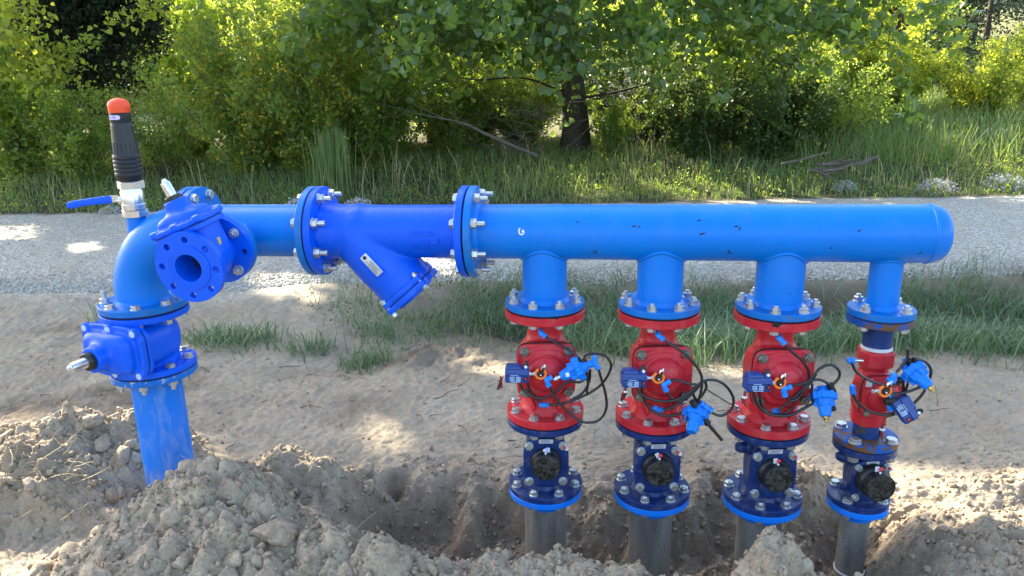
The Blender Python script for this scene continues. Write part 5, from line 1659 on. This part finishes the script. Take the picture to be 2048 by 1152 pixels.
# wood that closes the view behind the trees
Cw = []
for i in range(420):
    y = 23 + 24 * R_.random() ** 1.5; x = R_.uniform(-.85, .85) * y
    if abs(x / y + .455) < .034 or (x / y > .52 and y > 22): continue
    g = gz(x, y); hh = R_.uniform(2.6, 4.6) + .05 * (y - 17)
    c, _ = clumps(26, .2, 1, 26, (.35, .35, .35), ((x, y, g + hh * .48), (1.6, 1.3, hh * .5)), R_)
    Cw.append(c)
Cw = np.concatenate(Cw)
V, F, rd = leaves(Cw, np.full(len(Cw), .27), .3, 'diamond', .7)
o = bpy.data.objects.new('distant_wood', mesh_np('distant_wood', V, F, 'leaf_green', rd)); COL.objects.link(o); kind(o, 'stuff')
o['label'] = 'green wood closing the view behind the trees'

# fallen branch, log and twigs
def branch_obj(name, label, cat, paths, r0, r1, mt, group=None):
    b = MB()
    for P, a, c in zip(paths, r0, r1):
        q = smooth_path([Vector(p) for p in P], 5); b.tube(q, [a + (c - a) * i / (len(q) - 1) + random.uniform(-.08, .08) * a for i in range(len(q))], 8)
    me = b.mesh(name, True, 60)
    A_ = np.array([q.co for q in me.vertices]); amp = max(r0) * .45
    A_ += amp * np.stack([fbm(A_[:, 0] * 21 + k_, A_[:, 2] * 21 + A_[:, 1] * 9, 3, 31 + k_) for k_ in range(3)], -1)
    me.vertices.foreach_set('co', A_.ravel().astype(np.float32)); me.update()
    o = part(name, me, mt); o['label'], o['category'] = label, cat
    if group: o['group'] = group
    return o
p_ = lambda x, y, Y: at_y(x, y, Y)
branch_obj('fallen_branch', 'long grey fallen branch slanting down to the poplar foot', 'branch', [
    [p_(1075, 312, 10.4), p_(1010, 285, 10.4), p_(960, 262, 10.4), p_(920, 245, 10.45), p_(860, 232, 10.5), p_(800, 218, 10.6), p_(730, 200, 10.7)],
    [p_(900, 242, 10.5), p_(840, 215, 10.5), p_(790, 190, 10.6), p_(740, 165, 10.7)], [p_(820, 222, 10.6), p_(790, 232, 10.5), p_(765, 236, 10.5)], [p_(960, 262, 10.4), p_(900, 225, 10.6), p_(850, 200, 10.8)]], [.026, .010, .006, .009], [.005, .003, .002, .002], 'deadwood')
twl = []
for i in range(38):
    x0, y0 = 1080 + R_.uniform(-60, 60), 270 + R_.uniform(-50, 40)
    x1, y1 = x0 - R_.uniform(60, 240) * (1 if i % 3 else -1), y0 - R_.uniform(10, 110)
    Y0 = R_.uniform(10.9, 11.8)
    P0, P1 = np.array(p_(x0, y0, Y0)), np.array(p_(x1, y1, Y0 + R_.uniform(-.4, .4)))
    twl.append(bend_path(P0, P1 - P0, np.linalg.norm(P1 - P0), 8, .13, 0, R_))
V, F = twig_tubes(twl, [.006] * len(twl), [.0015] * len(twl), 4)
o = bpy.data.objects.new('dead_twigs', mesh_np('dead_twigs', V, F, 'deadwood')); COL.objects.link(o); kind(o, 'stuff'); o['label'] = 'tangle of bare dead twigs round the poplar trunk'
rp = at_y(1672, 332, 9.4)
root = thing('brush_pile', 'low pile of broken dead sticks lying in the verge grass', 'sticks', rp)
rs_ = np.random.default_rng(5)
for i in range(16):
    a, e = rs_.normal() * .35 + (math.pi if i % 3 == 0 else 0), rs_.normal() * .16
    L_ = rs_.uniform(.18, .62)
    c_ = np.array(rp) + rs_.normal(size=3) * np.array([.20, .10, .04])
    q = bend_path(c_ - np.array([math.cos(a), math.sin(a) * .4, e]) * L_ / 2, (math.cos(a), math.sin(a) * .4, e), L_, 7, .16, 0, rs_)
    r0_ = rs_.uniform(.007, .022)
    b = MB(); b.tube([Vector(t) for t in q], [r0_ * rs_.uniform(.7, 1.2) * (1 - .09 * k_) for k_ in range(7)], 7)
    part('stick', b.mesh('stick', True, 50), 'deadwood' if i % 4 else 'twig', root)
b = MB()
q = bend_path(np.array(rp) + np.array([.26, -.06, .0]), (.5, 0, .8), .26, 6, .1, -.2, rs_)
b.tube([Vector(t) for t in q], [.012, .030, .034, .028, .03, .012], 5)
part('bark_piece', b.mesh('bark_piece', True, 30), 'deadwood', root, I4, 'curled piece of bark')

# grass
def blades(X, Yv, h, wd, lean, mt, name, label, r, seg_bias=None):
    n = len(X)
    Z = ground(X, Yv, False)[0] - .01
    a = r.uniform(0, 2 * math.pi, n)
    dirv = np.stack([np.cos(a), np.sin(a), np.zeros(n)], -1)
    b_ = r.uniform(0, 2 * math.pi, n)
    side = np.stack([np.cos(b_), np.sin(b_), np.zeros(n)], -1)
    B = np.stack([X, Yv, Z], -1)
    ln = (lean * r.uniform(.2, 1.4, n) * h)[:, None]
    up_ = np.array([0, 0, 1.0])
    H_ = h[:, None]
    W_ = wd[:, None] * side
    p1 = B + up_ * H_ * .5 + dirv * ln * .22
    p2 = B + up_ * H_ * .85 + dirv * ln * .62
    p3 = B + up_ * H_ * (1.0 - .25 * np.minimum(1, lean)) + dirv * ln
    V = np.stack([B - W_ * .5, B + W_ * .5, p1 - W_ * .42, p1 + W_ * .42, p2 - W_ * .26, p2 + W_ * .26, p3], 1)
    F0 = np.array([[0, 1, 3], [0, 3, 2], [2, 3, 5], [2, 5, 4], [4, 5, 6]])
    F = (np.arange(n)[:, None, None] * 7 + F0[None]).reshape(-1, 3)
    me = mesh_np(name, V.reshape(-1, 3), F, mt, np.repeat(r.random(n), 7))
    o = bpy.data.objects.new(name, me); COL.objects.link(o); kind(o, 'stuff'); o['label'] = label
    return o
def scatter(n, x0, x1, y0, y1, dens, r):
    X, Yv = r.uniform(x0, x1, n), r.uniform(y0, y1, n)
    k = r.random(n) < dens(X, Yv)
    return X[k], Yv[k]
X, Yv = scatter(60000, -9.5, 10.5, 8.7, 13.5, lambda x, y: sstep(-.02, .25, y - edge_far(x) + .16 * fbm(x * 3, y * 3, 3, 81) * .7) * np.clip(.75 + .7 * fbm(x * 1.4, y * 1.4, 3, 101), .1, 1), R_)
h = R_.uniform(.07, .21, len(X)) * (1 + .5 * fbm(X * .8, Yv * .8, 2, 103)) * (.45 + .55 * sstep(8.8, 9.7, Yv))
blades(X, Yv, h, R_.uniform(.006, .013, len(X)), .55, 'grass', 'verge_grass', 'grass on the verge between road and bushes', R_)
X, Yv = scatter(16000, 4.0, 14, 10.2, 17, lambda x, y: .8 + 0 * x, R_)
blades(X, Yv, R_.uniform(.25, .6, len(X)), R_.uniform(.008, .016, len(X)), .5, 'grass', 'meadow_grass', 'sunlit tall grass in front of the bright shrubs', R_)
X, Yv = scatter(1500, -9, 10, 8.9, 11, lambda x, y: np.clip(.25 + 1.4 * fbm(x * 1.1, y * 1.1, 3, 111), 0, 1), R_)
blades(X, Yv, R_.uniform(.35, .62, len(X)), R_.uniform(.004, .008, len(X)), .5, 'straw', 'seeding_grass', 'pale seeding stalks in the verge grass', R_)
def clump(name, label, x, y, n, rx, h0, h1, wd, lean, mt='grass_blue', group=None):
    r = R_
    X_, Y_ = x + r.normal(size=n) * rx, y + r.normal(size=n) * rx
    o = blades(X_, Y_, r.uniform(h0, h1, n), np.full(n, wd) * r.uniform(.7, 1.3, n), lean, mt, name, label, r)
    del o['kind']
    o['category'] = 'grass clump'
    if group: o['group'] = group
    return o
clump('reed_clump', 'tall upright reed clump left of the strainer flange top', -2.30, 9.75, 240, .12, .55, .95, .013, .12, 'grass')
# ditch and sand grass
def ddens(x, y):
    e = edge_near(x)
    d = np.exp(-((y - 4.95 + .22 * sstep(.5, 2.5, x)) / (.52 + .22 * sstep(.5, 2.5, x))) ** 2) * sstep(-1.7, .2, x + .3 * fbm(x * 2, y * 2, 3, 121))
    d = d * np.clip(.28 + 1.8 * fbm(x * 1.8, y * 1.8, 3, 123), .02, 1) * (1 - .93 * np.exp(-(((x - 3.15) / .75) ** 2 + ((y - 4.5) / .48) ** 2)))
    return d * (y < e + .05)
X, Yv = scatter(56000, -2.2, 5.2, 3.55, 5.75, ddens, R_)
blades(X, Yv, R_.uniform(.05, .22, len(X)) * (.7 + .5 * sstep(-.3, 1.2, X)), R_.uniform(.004, .008, len(X)), .9, 'grass_blue', 'ditch_grass', 'blue green grass growing in the ditch beside the road', R_)
X, Yv = scatter(9000, .2, 5.0, 3.65, 4.7, lambda x, y: np.clip(.2 + 1.4 * fbm(x * 1.7, y * 1.7, 2, 131), 0, 1) * sstep(.2, 1.4, x) * (1 - .9 * np.exp(-(((x - 3.15) / .7) ** 2 + ((y - 4.5) / .4) ** 2))), R_)
blades(X, Yv, R_.uniform(.12, .28, len(X)), R_.uniform(.005, .010, len(X)), .9, 'grass_blue', 'long_grass', 'long blue green blades hanging over the sand edge', R_)
for i, (px, py, n, rx, h0, h1, lb) in enumerate([(430, 690, 260, .10, .05, .16, 'grass tuft on the sand beside the lower gate valve flange'), (510, 685, 180, .09, .04, .15, 'grass tuft on the sand right of the first tuft'),
        (610, 700, 80, .07, .04, .14, 'thin grass tuft on the sand below the strainer flange'), (640, 692, 60, .06, .05, .18, 'thin tall grass tuft below the strainer flange'), (740, 715, 190, .08, .06, .17, 'dense grass tuft under the strainer lid'), (770, 660, 170, .09, .05, .16, 'grass tuft beside the brown soil pile'), (205, 660, 40, .05, .10, .22, 'few long blades left of the large gate valve')]):
    g = at_z(px, py, -.03)
    clump('grass_tuft', lb, g.x, g.y, n, rx, h0, h1, .007, .9, group='grass tufts on the sand')
# low weeds in the ditch
Cq = []
X, Yv = scatter(2600, -1.6, 4.5, 4.2, 5.6, lambda x, y: ddens(x, y) * .9, R_)
Z = ground(X, Yv, False)[0]
C = np.repeat(np.stack([X, Yv, Z], -1), 9, 0) + np.abs(R_.normal(size=(len(X) * 9, 3))) * np.array([.0, .0, .035]) + R_.normal(size=(len(X) * 9, 3)) * np.array([.03, .03, 0])
V, F, rd = leaves(C, np.full(len(C), .022), .8, 'diamond', .6)
o = bpy.data.objects.new('ground_weeds', mesh_np('ground_weeds', V, F, 'leaf_dark', rd)); COL.objects.link(o); kind(o, 'stuff'); o['label'] = 'low leafy weeds between the ditch grass'
X, Yv = scatter(5000, -9, 10, 8.85, 11.2, lambda x, y: np.clip(.4 + 1.2 * fbm(x * 1.5, y * 1.5, 3, 141), 0, 1), R_)
Z = ground(X, Yv, False)[0]
C = np.repeat(np.stack([X, Yv, Z], -1), 8, 0) + np.abs(R_.normal(size=(len(X) * 8, 3))) * np.array([0, 0, .09]) + R_.normal(size=(len(X) * 8, 3)) * np.array([.05, .05, 0])
V, F, rd = leaves(C, np.full(len(C), .035), .8, 'diamond', .55)
o = bpy.data.objects.new('verge_weeds', mesh_np('verge_weeds', V, F, 'leaf_green', rd)); COL.objects.link(o); kind(o, 'stuff'); o['label'] = 'leafy weeds in the verge grass'
# pale flowering cushions
for px, py, s, lb in [(600, 388, .8, 'pale flowering cushion left of the strainer flange'), (715, 388, .7, 'pale flowering cushion right of the strainer flange'), (1690, 358, .7, 'pale flowering cushion below the dead log'), (1875, 360, 1.0, 'pale flowering cushion above the rounded pipe end'), (1905, 315, 1.0, 'pale flowering cushion highest in the grass at the right'),
        (1990, 310, 1.2, 'wide pale flowering cushion near the right edge'), (2010, 355, 1.1, 'pale flowering cushion nearest the road at the right edge'), (1830, 312, .6, 'small pale flowering cushion right of the dead log'), (215, 400, .5, 'small pale flowering cushion behind the air valve'), (960, 385, .5, 'small pale flowering cushion above the header flange')]:
    g = at_z(px, py, .16)
    zz = gz(g.x, g.y)
    n = int(420 * s)
    r = R_
    v = unit(r.normal(size=(n, 3))); v[:, 2] = np.abs(v[:, 2])
    C = v * np.array([.24, .20, .17]) * s * (r.uniform(.35, 1, n) ** .5)[:, None]
    root = bpy.data.objects.new('flower_cushion', None); COL.objects.link(root); root.location = (g.x, g.y, zz); root['label'], root['category'], root['group'] = lb, 'flowers', 'pale flowering cushions in the verge'
    V, F, rd = leaves(C[: n // 2], np.full(n // 2, .026), .3); o = bpy.data.objects.new('foliage', mesh_np('foliage', V, F, 'leaf_green', rd)); COL.objects.link(o); o.parent = root
    C2 = np.repeat(C[n // 2:] * 1.06, 3, 0) + r.normal(size=((n - n // 2) * 3, 3)) * .012
    V, F, rd = leaves(C2, np.full(len(C2), .022), .4, 'diamond', .9); o = bpy.data.objects.new('blossom', mesh_np('blossom', V, F, 'blossom_thyme', rd)); COL.objects.link(o); o.parent = root

# ------------------------------------------------------------------ loose earth, stones, straw
def lump_mesh(seed, sub=3):
    bm = bmesh.new(); bmesh.ops.create_icosphere(bm, subdivisions=sub, radius=1)
    r = np.random.default_rng(seed)
    P = np.array([v.co for v in bm.verts])
    o1 = r.uniform(0, 50, 3)
    n1 = fbm(P[:, 0] * 1.4 + o1[0] + P[:, 2] * 1.1, P[:, 1] * 1.4 + o1[1] - P[:, 2] * .9, 3, 5)
    f1, i1 = worley(P[:, 0] * 2.2 + P[:, 2] * 1.7 + o1[1], P[:, 1] * 2.2 - P[:, 2] * 1.3 + o1[2], 7)
    n2 = fbm(P[:, 0] * 4.5 + o1[2] + P[:, 2] * 3.1, P[:, 1] * 4.5 + o1[0] - P[:, 2] * 2.9, 4, 25, .65)
    s_ = 1 + .42 * n1 + .20 * (.6 - f1) + .22 * n2
    P = P * s_[:, None] * np.array([1, r.uniform(.7, 1), r.uniform(.55, .8)])
    for v, p in zip(bm.verts, P): v.co = p
    me = bpy.data.meshes.new('earth_clod'); bm.to_mesh(me); bm.free()
    me.polygons.foreach_set('use_smooth', [True] * len(me.polygons))
    me.materials.append(M['soil'])
    a = me.attributes.new('dug', 'FLOAT', 'POINT'); a.data.foreach_set('value', np.ones(len(me.vertices), dtype=np.float32))
    return me
LM = [lump_mesh(s, 3) for s in range(7)]
CL_ = ['dry earth clod on the heap round the riser pipe', 'earth clod on the crest of earth in front of the black stubs', 'crumbly earth clod on the lit heap at the lower right']
CG = ['clods on the left heap', 'clods on the front crest', 'clods on the right heap']
def clods(n, x0, x1, y0, y1, smin, smax, gi, need=.35):
    r = R_
    cnt = 0
    while cnt < n:
        X_, Y_ = r.uniform(x0, x1, 200), r.uniform(y0, y1, 200)
        Z_, dg, pt, pl_ = ground(X_, Y_)
        for x, y, z, d_, p in zip(X_, Y_, Z_, dg, pt):
            if d_ < need or p > .4 or cnt >= n: continue
            if math.hypot(x - LX.x, y - LX.y) < .13: continue
            s = smin + (smax - smin) * r.random() ** 2.2
            o = bpy.data.objects.new('earth_clod', LM[r.integers(7)]); COL.objects.link(o)
            o.location = (x, y, z + s * .02); o.rotation_euler = (r.normal() * .5, r.normal() * .5, r.uniform(0, 6.28)); o.scale = (s * r.uniform(.8, 1.3), s, s * r.uniform(.8, 1.2))
            zone = ('' if gi else (' behind it' if y > 2.5 else (' on its left' if x < -1.35 else (' on its right' if x > -.95 else ' in front of it'))))
            o['label'], o['category'], o['group'] = ('fist sized ' if s > .022 else 'small ') + CL_[gi] + zone, 'earth clod', CG[gi]
            cnt += 1
clods(150, -2.1, -.40, 1.65, 2.85, .008, .040, 0)
clods(60, -.35, 1.35, 1.65, 2.05, .008, .028, 1)
clods(45, 1.15, 2.2, 1.8, 2.6, .008, .032, 2)
for px, py, Yc, s, lb in [(185, 842, 2.62, .050, 'largest pale clod on top of the heap at the left'), (150, 850, 2.64, .042, 'pale clod left of the largest clod on the left heap'), (175, 1105, 1.72, .055, 'long smooth clod low on the left heap near the bottom edge'), (395, 985, 2.10, .11, 'big grey clod leaning against the front of the azure riser pipe'), (555, 1065, 1.88, .07, 'broad grey clod on the right flank of the left heap'), (470, 925, 2.3, .045, 'brown clod right of the azure riser pipe'), (1960, 1075, 2.0, .055, 'blocky clod on the lit heap at the lower right'), (1760, 912, 2.75, .035, 'small flat clod on the sand beside the right water meter'), (1478, 1082, 1.9, .045, 'clod on the left flank of the earth peak'), (1540, 1070, 1.9, .040, 'clod on the right flank of the earth peak'), (1512, 1048, 1.93, .035, 'clod capping the earth peak before the third stub'), (1600, 1075, 2.12, .085, 'big dark clod standing in the trench left of the narrow stub')]:
    p = at_y(px, py, Yc)
    z = float(ground(np.array([p.x]), np.array([p.y]))[0][0])
    me = lump_mesh(int(px), 4)
    o = bpy.data.objects.new('earth_clod', me); COL.objects.link(o); o.location = (p.x, p.y, min(p.z, z + s * .45)); o.scale = (s, s, s * .9); o.rotation_euler = (.2, .3, px)
    o['label'], o['category'] = lb, 'earth clod'
# crumbs as one mass
def crumbs(name, label, X, Y_, s, mt, dugv=1.0, sub=1):
    bm = bmesh.new(); bmesh.ops.create_icosphere(bm, subdivisions=1, radius=1)
    P0 = np.array([v.co for v in bm.verts]); F0 = np.array([[v.index for v in f.verts] for f in bm.faces]); bm.free()
    n = len(X); r = R_
    Z = ground(X, Y_)[0]
    sc3 = s[:, None, None] * r.uniform(.6, 1.25, (n, 1, 3))
    V = P0[None] * (1 + .42 * np.clip(r.normal(size=(n, len(P0), 1)), -1.6, 1.6)) * sc3 + np.stack([X, Y_, Z + s * .3], -1)[:, None]
    F = (np.arange(n)[:, None, None] * len(P0) + F0[None]).reshape(-1, 3)
    me = mesh_np(name, V.reshape(-1, 3), F, mt, np.repeat(r.random(n), len(P0)), False)
    a = me.attributes.new('dug', 'FLOAT', 'POINT'); a.data.foreach_set('value', np.full(len(me.vertices), dugv, dtype=np.float32))
    o = bpy.data.objects.new(name, me); COL.objects.link(o); kind(o, 'stuff'); o['label'] = label
X = R_.uniform(-2.3, 2.3, 26000); Yv = R_.uniform(1.5, 2.9, 26000)
_, dg, pt, _ = ground(X, Yv, False)
k = (R_.random(len(X)) < dg * .6)
crumbs('earth_crumbs', 'small crumbs of dug earth on the heaps', X[k], Yv[k], .0035 + .008 * R_.random(k.sum()) ** 2.5, 'soil')
X = R_.uniform(-3, 3.5, 2600); Yv = R_.uniform(2.5, 4.4, 2600)
crumbs('sand_pellets', 'small pellets of sand on the flat ground', X, Yv, .002 + .005 * R_.random(2600) ** 3, 'soil', .5)
X = R_.uniform(-5, 6, 9000); Yv = edge_near(X) + np.abs(R_.normal(size=9000)) * .22 - .08
crumbs('loose_gravel', 'pale loose gravel along the near edge of the road', X, Yv, .005 + .008 * R_.random(9000), 'stone')
X = R_.uniform(-8, 9, 5000); Yv = R_.uniform(5.6, 8.8, 5000)
crumbs('road_gravel', 'loose gravel scattered over the road', X, Yv, .004 + .007 * R_.random(5000), 'stone')
# straw and roots
n = 90
X = np.concatenate([R_.normal(-1.62, .13, 60), R_.uniform(-1.9, -.3, 30)]); Yv = np.concatenate([R_.normal(2.36, .06, 60), R_.uniform(1.8, 2.3, 30)])
paths = []
for x, y in zip(X, Yv):
    z = float(ground(np.array([x]), np.array([y]))[0][0])
    a = R_.uniform(0, 6.28)
    paths.append(bend_path((x, y, z + .004), (math.cos(a), math.sin(a) * .6, R_.uniform(.05, .5)), R_.uniform(.05, .16), 6, .22, -.05, R_))
V, F = twig_tubes(paths, [.0016] * len(paths), [.0008] * len(paths), 3)
o = bpy.data.objects.new('dry_straw', mesh_np('dry_straw', V, F, 'straw', np.full(len(V), .5))); COL.objects.link(o); kind(o, 'stuff'); o['label'] = 'dry straw and roots on the left heap'
paths = []
for i in range(130):
    x, y = R_.uniform(-2.6, 2.8), R_.uniform(2.6, 4.3)
    z = float(ground(np.array([x]), np.array([y]))[0][0]); a = R_.normal() * .7
    paths.append(bend_path((x, y, z + .003), (math.cos(a), math.sin(a), .03), R_.uniform(.02, .12), 5, .2, 0, R_))
V, F = twig_tubes(paths, [.0022] * len(paths), [.001] * len(paths), 4)
o = bpy.data.objects.new('twig_litter', mesh_np('twig_litter', V, F, 'twig')); COL.objects.link(o); kind(o, 'stuff'); o['label'] = 'dark bits of twig lying on the sand'
def root_obj(L, r, lb, nm='root', mt='twig'):
    P = [at_y(x, y, Yq) for x, y, Yq in L]
    b = MB(); b.tube(smooth_path(P, 6), r, 7)
    o = part(nm, b.mesh(nm, True, 60), mt); o['label'], o['category'] = lb, 'root'
root_obj([(745, 1146, 1.86), (790, 1128, 1.95), (838, 1113, 2.05), (880, 1118, 2.05), (905, 1125, 2.02)], .004, 'long brown root lying at the left end of the trench')
root_obj([(1642, 1035, 2.35), (1644, 1010, 2.4), (1642, 990, 2.42), (1648, 985, 2.42)], .0035, 'thin upright root between the two right stubs')
root_obj([(1575, 1040, 2.2), (1588, 1046, 2.2), (1600, 1050, 2.2)], .003, 'pale straw stalk beside the third stub', 'stalk', 'straw')
root_obj([(1935, 962, 2.68), (1952, 940, 2.7), (1968, 925, 2.72), (1975, 908, 2.74)], .003, 'thin dark twig sticking up behind the lit heap', 'twig_stem')
